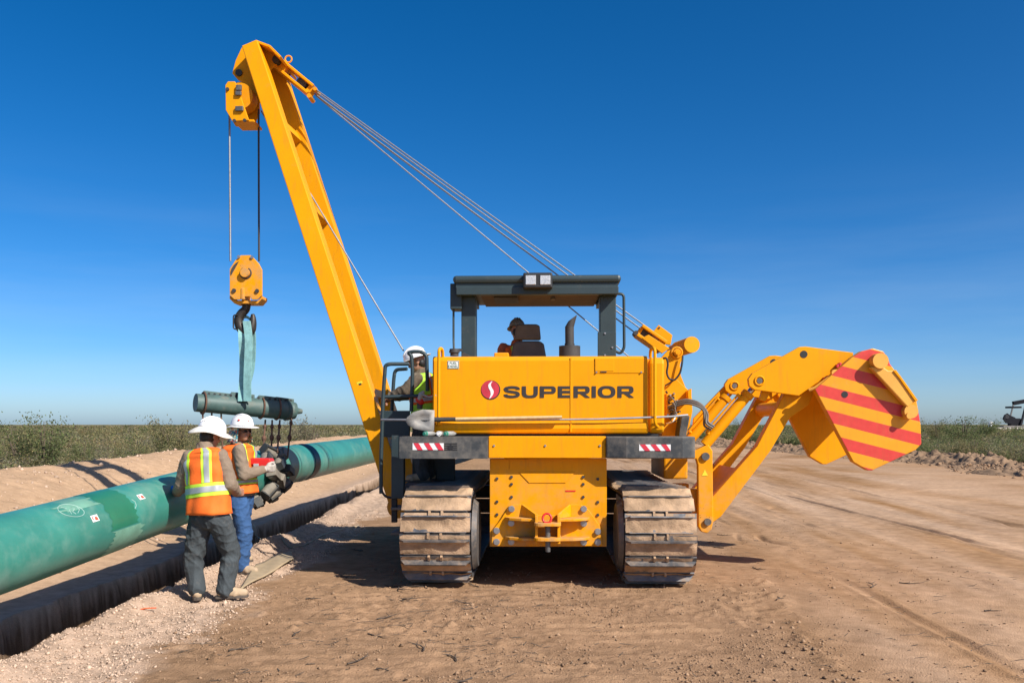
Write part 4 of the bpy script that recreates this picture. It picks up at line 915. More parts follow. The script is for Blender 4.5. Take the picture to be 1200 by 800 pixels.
for t in (.075, .66, .83):
    c = BA.lerp(BB_, t) - O; _, a1_, b1_ = frame_of(d_); m_ = MB()
    m_.tube([c + (a1_ * math.cos(a) + b1_ * math.sin(a)) * .138 for a in [2 * math.pi * k / 20 for k in range(20)]], .012, 6, closed=True); m_.build('cable_loop', [RUST], sb)

# pipe: hangs from the cradle, rises away from the camera
PR = .278
def pipe_c(y):
    return Vector((-3.31 - .060 * (11.9 - y) - .0 * y, y, float(np.interp(y, [-8, 6.1, 9.1, 11.9, 18.3, 26, 40, 75], [.28, .725, .885, 1.055, 1.12, 1.0, .68, .62]))))
PO = pipe_c(9.0); pi_ = empty('pipe', PO); tag(pi_, 'long green coated steel pipe hanging over the trench edge', 'pipe')
yy = [-6, -3, 0, 2, 4, 5, 6, 7, 8, 9, 10, 11, 12, 13, 14, 16, 18, 20, 23, 26, 30, 35, 40, 50, 60, 75]
cs = bez([pipe_c(y) - PO for y in yy], 3)
PIPE = mat('green epoxy pipe coating', (.040, .215, .168), .38, var=.22, vscale=1.3, dust=.34, dustcol=(.19,.31,.25), dscale=1.6, bump=.002, bscale=7, spec=.5)
PATCH = mat('darker green joint coating', (.020, .165, .095), .35, var=.12, vscale=3)
PALE = mat('pale green overspray', (.15, .33, .24), .5, var=.2, vscale=5)
m_ = MB(); m_.tube(cs, PR, 48, caps=True); m_.build('pipe_wall', [PIPE], pi_)
def psurf(y, ang, off=.0):
    c = pipe_c(y) - PO; return c + Vector((math.cos(ang), 0, math.sin(ang))) * (PR + off)
def ppx(px, py, off=.003):
    'point on the pipe wall seen at a photograph pixel'
    o_ = Vector((0, 0, CAMZ)); d = Vector(((px - HX) / F, 1, (HY - py) / F)); best = None; t = 4.0
    prev = None
    while t < 20:
        p = o_ + d * t; c = pipe_c(p.y); g = math.hypot(p.x - c.x, p.z - c.z) - PR
        if g < 0:
            lo, hi = t - .02, t
            for _ in range(20):
                mid = (lo + hi) / 2; p = o_ + d * mid; c = pipe_c(p.y)
                if math.hypot(p.x - c.x, p.z - c.z) < PR: hi = mid
                else: lo = mid
            p = o_ + d * lo; c = pipe_c(p.y); return p.y, math.atan2(p.z - c.z, p.x - c.x)
        t += .02
    return None
def band(y0, y1, a0, a1, off, m, name, rag=0.0, n=24):
    m_ = MB(); vs = []; q = np.random.RandomState(int(y0 * 100))
    for i in range(n + 1):
        a = a0 + (a1 - a0) * i / n
        for k in range(4): vs.append(psurf(y0 + (y1 - y0) * k / 3 + (rag * (q.rand() - .5) if k in (0, 3) else 0), a, off))
    fs = [(i * 4 + k, i * 4 + k + 1, i * 4 + k + 5, i * 4 + k + 4) for i in range(n) for k in range(3)]
    m_.add(vs, fs, 0, True); return m_.build(name, [m], pi_)
ya = ppx(126, 600)[0]; yb = ppx(158, 595)[0]
band(ya, yb, R(-2), R(100), .003, PATCH, 'joint_patch', .05); band(ya + .03, yb + .10, R(-75), R(-5), .0025, PALE, 'overspray', .1); band(ya - .5, ya - .03, R(50), R(72), .0025, PALE, 'overspray', .2, 8)
for y0, y1 in ((11.75, 12.1), (12.9, 13.15)): band(y0, y1, R(-180), R(180), .008, mat('black pipe band', (.014, .022, .024), .5), 'black_band', 0, 40)  # two black bands around the pipe, just past the cradle
for sx_, sy_, w_ in ((111, 607, 9), (165, 582, 8)):
    c = ppx(sx_, sy_); wd = abs(ppx(sx_ + w_ / 2, sy_)[0] - ppx(sx_ - w_ / 2, sy_)[0]); da = .20
    m_ = MB(); m_.add([psurf(c[0] - wd * .5, c[1] - da * .5, .004), psurf(c[0] + wd * .5, c[1] - da * .5, .004), psurf(c[0] + wd * .5, c[1] + da * .5, .004), psurf(c[0] - wd * .5, c[1] + da * .5, .004)], [(0, 1, 2, 3)]); s_ = m_.build('pipe_sticker', [WHITE], pi_)
    m_ = MB(); q = lambda a, b: psurf(c[0] + wd * a, c[1] + da * b, .007)
    m_.add([q(-.4, .3), q(-.3, .3), q(-.3, -.2), q(-.4, -.2)], [(0, 1, 2, 3)]); m_.add([q(-.1, -.3), q(.35, -.35), q(.30, .1), q(.02, .25)], [(0, 1, 2, 3)]); m_.build('sticker_print', [mat('rust red print', (.45, .10, .05), .5)], s_)
CHALK = mat('white paint marker', (.40, .52, .47), .7)
m_ = MB()
def chalk(pts, r=.0022):
    P = []
    for x, y in pts:
        h = ppx(x, y)
        if h: P.append(psurf(h[0], h[1], .002))
    if len(P) > 1: m_ = MB(); m_.tube(P, r, 5); m_.build('chalk_mark', [CHALK], pi_)
chalk([(83 + 15.5 * math.cos(a) - 1.5 * math.sin(a), 598 + 6.5 * math.sin(a) + 3.2 * math.cos(a)) for a in [2 * math.pi * k / 26 for k in range(27)]])
chalk([(84, 602), (81, 598), (84, 594.5), (87, 596), (85, 599.5), (89, 602)]); chalk([(90, 594), (93, 597), (91, 601)]); chalk([(71, 594), (78, 596)])
chalk([(154, 585), (158, 587.5), (159.5, 592), (158, 596)])

# roller cradle hanging around the pipe
CY = 11.05; CC = pipe_c(CY); cr = empty('roller_cradle', CC); tag(cr, 'roller cradle of grey and tan rollers hanging around the green pipe on cables', 'pipe cradle')
FRM = mat('dark grey cradle steel', (.045, .048, .047), .6, metal=.3, var=.2, dust=.3, dustcol=(.22,.18,.135), dscale=9)
for row, yo in ((0, -.30), (1, .0), (2, .30)):
    nr = 8
    for i in range(nr):
        a = R(-195 + 232 * (i + .5 * (row % 2)) / (nr - 1)); c0 = Vector((math.cos(a), 0, math.sin(a))); tang = Vector((-math.sin(a), 0, math.cos(a)))
        cen = c0 * (PR + .075) + Vector((.060 * yo, yo + rnd.uniform(-.03, .03), .04 * yo))
        ax = (tang * rnd.uniform(.25, .7) + Vector((0, .85, 0)) * (1 if (i + row) % 2 else -1)).normalized(); nn = (c0 - ax * c0.dot(ax)).normalized(); t2 = ax.cross(nn)
        m_ = MB(); m_.cyl(cen - ax * .095, cen + ax * .095, .062, .070, n=12); ro = m_.build('roller', [ROLL], cr, .008)
        m2 = MB(); q = cen + nn * .03
        for e in (-.108, .108): m2.prism([q + ax * e - t2 * .060 - nn * .07, q + ax * e + t2 * .060 - nn * .07, q + ax * e + t2 * .045 + nn * .05, q + ax * e - t2 * .045 + nn * .05], ax * .016)
        m2.beam(q - ax * .11 + nn * .045, q + ax * .12 + nn * .045, .09, .014, side=nn); m2.build('roller_frame', [FRM if (i + row) % 3 else ROLL], ro, .004)
for row, yo in ((0, -.15), (1, .19)):
    m_ = MB(); m_.tube([Vector((.06 * yo + math.cos(a) * (PR + .09), yo, math.sin(a) * (PR + .09))) for a in [R(-205 + 230 * q / 24) for q in range(25)]], .016, 7); m_.build('link_cable', [SOOT], cr)
for (xa, ya_, Ya), (ex, ey, eY) in (((311, 492, 11.3), (308, 532, 11.0)), ((319, 492, 11.35), (318, 530, 11.2)), ((328, 492, 11.4), (325, 530, 11.1)), ((342, 486, 11.45), (337, 535, 11.15))):
    a = W(xa, ya_, Ya) - CC; b = W(ex, ey, eY) - CC; m_ = MB(); m_.tube([a, b], .012, 7); cb_ = m_.build('hanger_cable', [RUST], cr)
    m2 = MB(); q = a.lerp(b, .55); m2.ell(q, ((.03, 0, 0), (0, .03, 0), (0, 0, .045))); q = a.lerp(b, .2); m2.ell(q, ((.024, 0, 0), (0, .024, 0), (0, 0, .035))); m2.build('cable_clamp', [RUST], cb_)
for xa, ya_, Ya, ex, ey, eY in ((237.5, 478, 10.8, 239, 560, 10.7), (248, 480, 10.9, 250, 560, 10.8), (259, 482, 10.95, 262, 560, 10.9)):
    a = W(xa, ya_, Ya) - CC; b = W(ex, ey, eY) - CC; m_ = MB(); m_.tube([a, b], .011, 7); m_.build('hanger_cable', [RUST], cr)

# --- tools and bottles left on the machine
def world(p): return rig.matrix_basis @ p if False else Vector((MX, MY, 0)) + Matrix.Rotation(YAW, 3, 'Z') @ Vector(p)
sh0 = world(L(560, 491, -.075)); sho = empty('shovel', sh0); tag(sho, 'long handled shovel lying across the back of the yellow hood', 'shovel')
S_ = lambda x, y, v: world(L(x, y, v)) - sh0
m_ = MB(); m_.tube([S_(512, 491.3, -.09), S_(658.5, 488.6, -.10)], [.019, .017], 10); m_.build('handle', [WOOD], sho)
m_ = MB(); m_.tube([S_(508, 491.5, -.09), S_(534, 491, -.09)], [.026, .022], 12); m_.build('socket', [SOOT], sho)
m_ = MB(); outl = [(509, 480.5), (495, 479.8), (484, 483), (477, 489), (475.3, 493), (478, 497.5), (485, 502), (496, 504.3), (508.5, 504.5)]; cen = S_(496, 492, -.075)
ri = [S_(x, y, -.13) for x, y in outl]; mid = [cen.lerp(p, .5) for p in ri]
nO = len(outl); m_.add([cen] + mid + ri, [(0, 1 + i, 1 + (i + 1) % nO) for i in range(nO)] + [(1 + i, 1 + nO + i, 1 + nO + (i + 1) % nO, 1 + (i + 1) % nO) for i in range(nO)], 0, True); bl_ = m_.build('blade', [SPADE], sho); so = bl_.modifiers.new('t', 'SOLIDIFY'); so.thickness = .006
m_ = MB(); m_.tube([S_(509, 491.5, -.10), S_(492, 492, -.075)], [.022, .006], 8); m_.build('blade_ridge', [SPADE], sho)
b0 = world(L(640, 491, -.05)); ro = MB(); ro.tube([world(L(x, y, v)) - b0 for x, y, v in ((447, 491.5, .30), (474, 491.7, .0), (540, 492.6, -.055), (700, 491, -.055), (786, 488, -.05), (806, 486, -.02))], .011, 8)
pb = ro.build('steel_rod', [mat('pale steel rod', (.42, .42, .42), .4, metal=.5, var=.15)]); pb.location = b0; tag(pb, 'thin grey steel rod laid along the bottom edge of the yellow hood', 'steel rod')
for k, (x, y, lab, cm) in enumerate(((502, 507.5, 'small clear bottle with green end beside the shovel blade on the left bumper', CAPG), (515.5, 507.5, 'pale bottle lying in the middle of three on the left bumper', WHITE), (526, 507.5, 'clear bottle with green cap lying rightmost of three on the left bumper', CAPG))):
    zb_ = L(x, 511, -.2).z; c = L(x, y, -.2); bt = empty('water_bottle', world(Vector((c.x, -.2, zb_ + .027)))); tag(bt, lab, 'bottle', 'bottles lying on the left bumper')
    d = Vector((.5 if k != 1 else .1, .8, 0)).normalized(); m_ = MB(); m_.tube([d * t for t in (-.06, -.055, .07, .10, .115)], [.018, .026, .026, .015, .011], 14); m_.build('body', [BOTTLE], bt)
    m_ = MB(); m_.cyl(-d * .075, -d * .058, .016, n=12); m_.cyl(-d * .058, -d * .04, .0268, n=14); m_.build('cap', [cm], bt)
rg0 = world(L(496, 466, .40)); rg = empty('rag_bundle', rg0); tag(rg, 'rag and red handled tool tied to the guard rail beside the hood', 'tool bundle')
q_ = lambda x, y, v: world(L(x, y, v)) - rg0
m_ = MB(); m_.tube([q_(489, 467, .40), q_(494, 471, .38), q_(496, 472, .40)], [.03, .035, .02], 10); m_.build('red_grip', [REDP], rg)
m_ = MB(); m_.tube([q_(497, 458, .36), q_(494, 462, .36), q_(491, 468, .37)], [.012, .035, .02], 10); m_.tube([q_(494, 462, .36), q_(503, 465, .2), q_(511, 463, .0)], .008, 6); m_.build('rag', [GLOVE], rg)
m_ = MB(); m_.tube([q_(492, 472, .42), q_(492, 479, .42)], [.035, .03], 10); m_.build('pouch', [SEATM], rg, .01)

# ---------------------------------------------------------------- people
def remeshed(mb, name, voxel, mats, parent, fold=0.0, fscale=1.0, seed=0, smooth=4, cut=None):
    o = mb.build(name, mats, parent); md = o.modifiers.new('r', 'REMESH'); md.mode = 'VOXEL'; md.voxel_size = voxel; md.use_smooth_shade = True
    sm = o.modifiers.new('s', 'SMOOTH'); sm.factor = .5; sm.iterations = smooth
    bpy.context.view_layer.update(); dg = bpy.context.evaluated_depsgraph_get()
    me_ = bpy.data.meshes.new_from_object(o.evaluated_get(dg)); o.modifiers.clear(); old = o.data; o.data = me_; bpy.data.meshes.remove(old); me_.name = name
    for m in (mats if isinstance(mats, list) else [mats]):
        if m.name not in [x.name for x in me_.materials if x]: me_.materials.append(m)
    n = len(me_.vertices)
    if fold and n:
        co = np.empty(n * 3); me_.vertices.foreach_get('co', co); co = co.reshape(-1, 3); nr = np.empty(n * 3); me_.vertices.foreach_get('normal', nr); nr = nr.reshape(-1, 3)
        q = np.random.RandomState(seed); wv = np.zeros(n); wp = co + .035 * np.sin(co[:, [1, 2, 0]] * 17 + q.rand(3) * 6)
        for k in range(9):
            d = q.normal(size=3); d /= np.linalg.norm(d); d[2] *= .75
            ph = wp @ d * (22 + 30 * q.rand()) * fscale + q.rand() * 6.3; wv += (1 - np.abs(np.sin(ph))) ** 2 * (.5 + .5 * np.sin(co @ q.normal(size=3) * 7 + q.rand() * 6))
        wv = (wv - wv.mean()) / 2.2; co = co + nr * (wv * fold)[:, None]; me_.vertices.foreach_set('co', co.ravel())
    me_.polygons.foreach_set('use_smooth', np.ones(len(me_.polygons), bool)); me_.update(); return o

def limb(mb, pts, rad, n=14):
    mb.tube(pts, rad, n)
    for p, r in zip(pts, rad): mb.sph(p, r * .995, n, 8)
def chain(a, b, k=4): return [Vector(a).lerp(Vector(b), i / k) for i in range(k + 1)]
def unit(v): return Vector(v).normalized()

def hand(mb, wrist, d, pn, curl, inflate=0.0, thumb_side=1, spread=.0):
    'palm, five bent fingers; d = direction of the hand, pn = palm normal (towards the palm side)'
    d = unit(d); pn = unit(Vector(pn) - d * Vector(pn).dot(d)); sd = d.cross(pn) * thumb_side
    c = Vector(wrist); g = inflate
    limb(mb, [c - d * .015, c + d * .03], [.026 + g, .029 + g], 10)
    for off in (-.026, -.009, .009, .026): limb(mb, [c + d * .02 + sd * off * .85, c + d * .085 + sd * off], [.0155 + g, .0125 + g], 8)
    lens = [(.026, .070), (.009, .080), (-.009, .074), (-.026, .058)]
    for k, (off, ln) in enumerate(lens):
        p = c + d * .088 + sd * off; a = .18 * curl; P = [p]
        for seg in (.45, .32, .23):
            a += curl * .62 + .04 * k * curl; dirn = d * math.cos(a) + pn * math.sin(a) + sd * off * 1.5 * spread; p = p + dirn.normalized() * ln * seg * 1.1; P.append(p)
        limb(mb, P, [.0105 + g, .0098 + g, .009 + g, .0078 + g], 8)
    p = c + d * .028 + sd * .028; P = [p, p + (d * .55 + sd * .7 + pn * .35).normalized() * .034]; P.append(P[1] + (d * .85 + sd * .15 + pn * .5 * (1 + curl * .4)).normalized() * .030); P.append(P[2] + (d * .75 - sd * .15 + pn * .6 * curl).normalized() * .022)
    limb(mb, P, [.015 + g, .0125 + g, .0108 + g, .0085 + g], 8)

def head(mb, c, f, u, s=1.0):
    f = unit(f); u = unit(Vector(u) - f * Vector(u).dot(f)); r = f.cross(u)
    P = lambda a, b, e: c + (r * a + f * b + u * e) * s
    A = lambda a, b, e: ((r * a) * s, (f * b) * s, (u * e) * s)
    mb.ell(P(0, -.012, .028), A(.074, .094, .088), 18, 12); mb.ell(P(0, .018, -.038), A(.056, .070, .072), 16, 10); mb.ell(P(0, .050, -.085), A(.030, .030, .026), 12, 8)
    mb.ell(P(0, .070, .020), A(.050, .020, .014), 12, 6); mb.tube([P(0, .083, .012), P(0, .105, -.020), P(0, .086, -.030)], [.010 * s, .0145 * s, .010 * s], 8); mb.sph(P(0, .099, -.022), .0145 * s, 8, 6)
    mb.ell(P(0, .083, -.052), A(.024, .010, .006), 10, 6); mb.ell(P(0, .081, -.062), A(.021, .010, .006), 10, 6)
    for q in (-1, 1): mb.ell(P(q * .074, -.008, -.005), A(.010, .020, .032), 10, 6); mb.ell(P(q * .040, .066, -.022), A(.022, .016, .014), 10, 6)
    return P, A, f, u, r

def torso_ring(rings, t, th, off=0.0):
    t = max(0.0, min(t, len(rings) - 1.0)); i = min(int(t), len(rings) - 2); w_ = t - i; a = rings[i]; b = rings[i + 1]
    c = a[0].lerp(b[0], w_); r = a[1].lerp(b[1], w_).normalized(); f = a[2].lerp(b[2], w_).normalized(); A = a[3] * (1 - w_) + b[3] * w_ + off; B = a[4] * (1 - w_) + b[4] * w_ + off
    co, si = math.cos(th), math.sin(th); p = .82
    return c + r * A * math.copysign(abs(co) ** p, co) + f * B * math.copysign(abs(si) ** p, si)
def grid_surf(mb, fn, us, vs_, m=0, closed=False):
    n = len(us); k = len(vs_); V = [fn(u, v) for v in vs_ for u in us]; fs = []
    for j in range(k - 1):
        for i in range(n if closed else n - 1): fs.append((j * n + i, j * n + (i + 1) % n, (j + 1) * n + (i + 1) % n, (j + 1) * n + i))
    mb.add(V, fs, m, True)
lin = lambda a, b, n: [a + (b - a) * i / n for i in range(n + 1)]

def hard_hat(c, f, u, m, par, s=1.0, full_brim=False):
    f = unit(f); u = unit(Vector(u) - f * Vector(u).dot(f)); r = f.cross(u); mb = MB()
    D = lambda th, ph, k=1.0: c + (r * math.cos(th) * math.cos(ph) * .112 * k + f * math.sin(th) * math.cos(ph) * .136 * k) * s + u * (math.sin(ph) * .125 * k * s)
    grid_surf(mb, lambda a, b: D(a, b), lin(0, 2 * math.pi, 28)[:-1], lin(0, math.pi / 2 * .999, 9), 0, True)
    for off in (-.030, 0, .030):
        pts = [c + (r * off + f * math.cos(a) * .134 * (1 - abs(off) * 1.2)) * s + u * (math.sin(a) * (.128 - abs(off) * .18) * s) for a in [math.pi * k / 14 for k in range(2, 13)]]; mb.tube(pts, .010 * s, 7)
    bf = (lambda th: .045 + .012 * max(0, math.sin(th))) if full_brim else (lambda th: .014 + .050 * max(0, math.sin(th)) ** 1.5)
    def brim(th, w_): return c + (r * math.cos(th) * (.112 + bf(th) * w_) + f * math.sin(th) * (.136 + bf(th) * w_)) * s - u * (.004 + .016 * w_ * (.4 + .6 * abs(math.sin(th)))) * s
    grid_surf(mb, brim, lin(0, 2 * math.pi, 36)[:-1], [0, .5, 1], 0, True)
    o = mb.build('hard_hat', [m], par); so = o.modifiers.new('t', 'SOLIDIFY'); so.thickness = .006; so.offset = -1
    return o, r, f, u

def person(root, label, S, group=None):
    'S: joints in world coordinates'
    rt = Vector(root); J = {k: (Vector(v) - rt if isinstance(v, (Vector, tuple)) and len(v) == 3 and k[0] != '_' else v) for k, v in S.items()}
    fw = unit(J['_face']); fb = unit(J['_body']); Z_ = Vector((0, 0, 1))
    spine = (J['neck'] - J['pelvis']).normalized(); rgt = fb.cross(spine).normalized(); fr = spine.cross(rgt).normalized()
    fp_ = unit(J.get('_hips', J['_body'])); rp = fp_.cross(Z_).normalized()
    hipL, hipR = J['pelvis'] - rp * .085 - Z_ * .03, J['pelvis'] + rp * .085 - Z_ * .03
    mb = MB(); hc = J['head']; up = J.get('_up', (0, 0, 1))
    P, A, f, u, r = head(mb, hc, fw, up)
    limb(mb, [J['neck'] - spine * .03, hc - u * .045 - f * .02], [.056, .052], 14)
    ch = J['pelvis'].lerp(J['neck'], .68)
    mb.tube([J['pelvis'] - spine * .05, J['pelvis'].lerp(J['neck'], .35), ch, J['neck'] - spine * .04], [.10, .095, .105, .06], 16)
    for sd in 'LR':
        sh, el, wr = J['sh' + sd], J['el' + sd], J['wr' + sd]
        limb(mb, [ch.lerp(sh, .55), sh], [.07, .05]); limb(mb, chain(sh, el, 3), [.046, .043, .040, .036]); limb(mb, chain(el, wr, 3), [.037, .036, .031, .026])
        hd = J.get('_hand' + sd, (wr - el)); hand(mb, wr + unit(wr - el) * .015, hd, J.get('_palm' + sd, -rgt if sd == 'R' else rgt), J.get('_curl' + sd, .8), thumb_side=J.get('_thumb' + sd, 1 if sd == 'R' else -1))
        hp = hipL if sd == 'L' else hipR; limb(mb, chain(hp, J['kn' + sd], 3), [.078, .070, .058, .048]); limb(mb, chain(J['kn' + sd], J['an' + sd], 3), [.047, .048, .040, .032])
        limb(mb, [J['an' + sd], J['an' + sd] + unit(J['_toe' + sd]) * .12 - Z_ * .05], [.034, .03])
    body = remeshed(mb, 'person', .0065, [SKIN], None, smooth=2); body.location = rt; tag(body, label, 'person', group)
    for q in (-1, 1):
        e = MB(); e.sph(P(q * .030, .0795, .0), .0105, 10, 8); eo = e.build('eye', [WHITE], body); e2 = MB(); e2.sph(P(q * .030, .0865, .0), .0055, 8, 6); e2.build('iris', [BLK], eo)
    # shirt
    mb = MB(); tr = [(J['pelvis'] - spine * .02, rp, fp_, .155, .115), (J['pelvis'].lerp(J['neck'], .25), rgt, fr, .150, .110), (J['pelvis'].lerp(J['neck'], .55), rgt, fr, .168, .120), (J['pelvis'].lerp(J['neck'], .78), rgt, fr, .172, .115), (J['pelvis'].lerp(J['neck'], .90), rgt, fr, .166, .095), (J['neck'].lerp(J['pelvis'], .02), rgt, fr, .078, .072), (J['neck'] + spine * .045, rgt, fr, .066, .066)]
    bulk = S.get('_bulk', 0.0); tr = [(c, a, b, x + bulk * (k < 5), y + bulk * (k < 5)) for k, (c, a, b, x, y) in enumerate(tr)]
    ths = lin(0, 2 * math.pi, 24)[:-1]; ts = lin(0, 6, 24); n0 = len(mb.v)
    grid_surf(mb, lambda a, t: torso_ring(tr, t, a), ths, ts, 0, True); k = len(ths)
    mb.add([mb.v[n0 + i] for i in range(k)], [tuple(range(k))]); mb.add([mb.v[n0 + (len(ts) - 1) * k + i] for i in range(k)], [tuple(range(k))])
    for sd in 'LR':
        sh, el, wr = J['sh' + sd], J['el' + sd], J['wr' + sd]
        limb(mb, [ch.lerp(sh, .5) , sh], [.078, .064]); limb(mb, chain(sh, el, 3), [.069, .072, .070, .067]); limb(mb, chain(el, wr - unit(wr - el) * .005, 3), [.068, .064, .055, .046])
    remeshed(mb, 'shirt',   .0085, [S['_shirt']], body, .012, 1.15, S['_seed'], 4)
    # trousers
    mb = MB(); limb(mb, [J['pelvis'] + Z_ * .055 + rp * q * .05 for q in (-1, 0, 1)], [.115, .122, .115]); limb(mb, [J['pelvis'] - Z_ * .04 + rp * q * .06 - fp_ * .012 for q in (-1, 0, 1)], [.118, .118, .118])
    for sd, hp in (('L', hipL), ('R', hipR)):
        kn, an = J['kn' + sd], J['an' + sd]; limb(mb, chain(hp, kn, 4), [.110, .110, .102, .094, .088]); limb(mb, chain(kn, an, 4), [.088, .088, .083, .080, .084]); 
    remeshed(mb, 'trousers',   .0085, [S['_trousers']], body, .014, 1.0, S['_seed'] + 5, 4)
    mb = MB(); mb.tube([J['pelvis'] + Z_ * .10 + rp * math.cos(a) * .150 + fp_ * math.sin(a) * .128 for a in ths], .017, 8, closed=True); mb.build('belt', [SOLE], body)
    for sd in 'LR':
        an = J['an' + sd]; td = unit(J['_toe' + sd]); sdv = td.cross(Z_).normalized(); gz_ = an.z - .085; mb = MB(); b_ = lambda x, y, z: an + td * x + sdv * y + Z_ * (z - .085)
        limb(mb, [b_(-.005, 0, .12), b_(-.01, 0, .08)], [.048, .050]); limb(mb, [b_(-.035, 0, .045), b_(.04, 0, .06)], [.044, .050]); limb(mb, [b_(.04, 0, .055), b_(.11, .004, .044), b_(.165, .004, .040)], [.050, .047, .040]); limb(mb, [b_(.09, .022, .036), b_(.13, -.022, .036)], [.036, .036])
        bo_ = remeshed(mb, 'boot', .0075, [S['_boots']], body, .003, 1.6, 3, 3)
        mb = MB(); out = [(-.085, -.03), (-.095, 0), (-.085, .03), (-.04, .042), (.03, .038), (.10, .052), (.16, .046), (.20, .022), (.21, 0), (.20, -.022), (.16, -.046), (.10, -.050), (.03, -.036), (-.04, -.042)]
        mb.prism([b_(x, y, -.004) for x, y in out], Z_ * .026); mb.build('sole', [SOLE], bo_, .004)
    # vest: open hem, follows the torso
    vest = S.get('_vest')
    if vest:
        base, tb, ts_ = vest; t0 = S.get('_hem', .1)
        q = np.random.RandomState(S['_seed'] + 9); ph = q.rand(8) * 6.3
        def vs(a, t, o_=0.0):
            fl = .022 + .022 * max(0, 1 - (t - t0) / 1.6) + .006 * math.sin(a * 5 + ph[0] + t * 1.3) * (1.2 - min(1.2, t / 4)) + .004 * math.sin(a * 9 + ph[1] - t * 3) + .004 * math.sin(t * 6 + ph[2] + a * 2)
            if t > 4: fl = .020 + (.008 if t < 4.6 else 0)
            return torso_ring(tr, t, a, fl + o_) - Z_ * (.03 * max(0, 1 - (t - t0)) )
        mb = MB(); grid_surf(mb, vs, lin(0, 2 * math.pi, 60)[:-1], lin(t0, 4.85, 40), 0, True)
        for sd in 'LR':          # shoulder caps of the vest
            sh = J['sh' + sd]; el = J['el' + sd]
            
        vo = mb.build('vest', [base], body); so = vo.modifiers.new('t', 'SOLIDIFY'); so.thickness = .004
        def strip(a0, a1, t0_, t1_, m, o_, nm, na=10, nt=24):
            mb = MB(); grid_surf(mb, lambda a, t: vs(a, t, o_), lin(a0, a1, na), lin(t0_, t1_, nt), 0); mb.build(nm, [m], vo)
        for lo, hi in ((S.get('_band', (1.02, 1.62)),)):
            strip(0, 2 * math.pi, lo, hi, tb, .004, 'trim_band', 60, 6); strip(0, 2 * math.pi, lo + (hi - lo) * .27, hi - (hi - lo) * .27, ts_, .0075, 'reflective_band', 60, 4)
            for a in (60, 120, 240, 300):
                d = 15 if a < 180 else 16; strip(R(a - d), R(a + d), hi + .02, 4.8, tb, .004, 'trim_strip'); strip(R(a - d * .5), R(a + d * .5), hi + .02, 4.8, ts_, .0075, 'reflective_strip')
    return body, dict(J=J, P=P, A=A, f=f, u=u, r=r, tr=tr, rgt=rgt, fr=fr, spine=spine, rp=rp, fp=fp_)

# --- worker in front, seen from behind
Y1 = 7.95
def q1(px, py, dy=0): return W(px, py, Y1 + dy)
S1 = dict(pelvis=q1(246, 601, .0), neck=q1(240, 523, .06), head=q1(247, 511, .12), _face=(.55, .75, -.28), _up=(.15, .25, 1), _body=(.35, .93, 0), _hips=(.28, .96, 0),
          shL=q1(222, 535, .02), elL=q1(213, 568, .10), wrL=q1(208, 576, .30), shR=q1(259, 534, .0), elR=q1(270, 567, .0), wrR=q1(277, 577, .20),
          knL=q1(226, 655, .06), anL=q1(231, 695.5, .02), knR=q1(271, 648, .10), anR=q1(264, 696, .02), _toeL=(-.35, .92, 0), _toeR=(.95, .25, 0), _handL=(-.3, .9, .1), _handR=(.35, .8, 0.05), _palmL=(.9, .3, 0), _palmR=(-.9, .3, 0), _curlL=1.3, _curlR=1.0,
          _shirt=KHAKI, _trousers=DKJEAN, _boots=BOOT, _vest=(ORNG, LIME, SILV), _seed=3, _hem=.25, _bulk=.012)
for k_ in ('anL', 'anR'): S1[k_].z = gz(S1[k_].x, S1[k_].y) + .098
root1 = q1(249, 706.5); root1.z = S1['anR'].z - .098
b1, I1 = person(root1, 'worker in white sun shaded helmet and grey jeans standing back to us by the trench', S1)
f, u, r = I1['f'], I1['u'], I1['r']; hc = I1['J']['head'] + u * .055
ho, *_ = hard_hat(hc, f, u, HATW, b1, 1.02)
mb = MB()
def shade(th, w_):
    ext = .052 + .03 * max(0, math.sin(th)) + .03 * max(0, -math.sin(th)); dr = .035 + .02 * w_ + .018 * w_ * w_ + .016 * w_ * math.sin(th * 3 + .5) + .040 * w_ * w_ * max(0, -math.sin(th - .5))
    return hc + r * math.cos(th) * (.108 + ext * w_) + f * math.sin(th) * (.130 + ext * w_) - u * (dr - .035)
grid_surf(mb, shade, lin(0, 2 * math.pi, 48)[:-1], lin(0, 1, 7), 0, True); so = mb.build('sun_shade', [CLOTHW], b1); md = so.modifiers.new('t', 'SOLIDIFY'); md.thickness = .005
J = I1['J']; mb = MB(); w0_ = J['wrL'] + Vector((-.02, .05, .0)); mb.tube([w0_ + Vector((-.02, .02, .06)), w0_ + Vector((-.02, .02, -.06))], .033, 14)
mb = MB(); mb.ell(I1['P'](0, -.035, -.01), (r * .078, f * .070, u * .085), 14, 8); mb.build('hair', [HAIR], b1)
bt = MB(); p = S1['wrL'] + Vector((-.03, .10, .02)); bt.tube([Vector((-.06, -.02, .0)), Vector((-.05, -.018, 0)), Vector((.05, .02, 0)), Vector((.075, .03, 0))], [.030, .034, .034, .018], 16); bo1 = bt.build('water_bottle', [BLUEP]); bo1.location = p; tag(bo1, 'blue water bottle held in the left hand of the worker in grey jeans', 'bottle')
mb = MB(); c = J['pelvis'] + Vector((.0, -.125, .035)); mb.box(c + Vector((-.055, -.012, -.02)), c + Vector((.055, .012, .02))); mb.build('pocket_tool', [BLK], b1, .006)

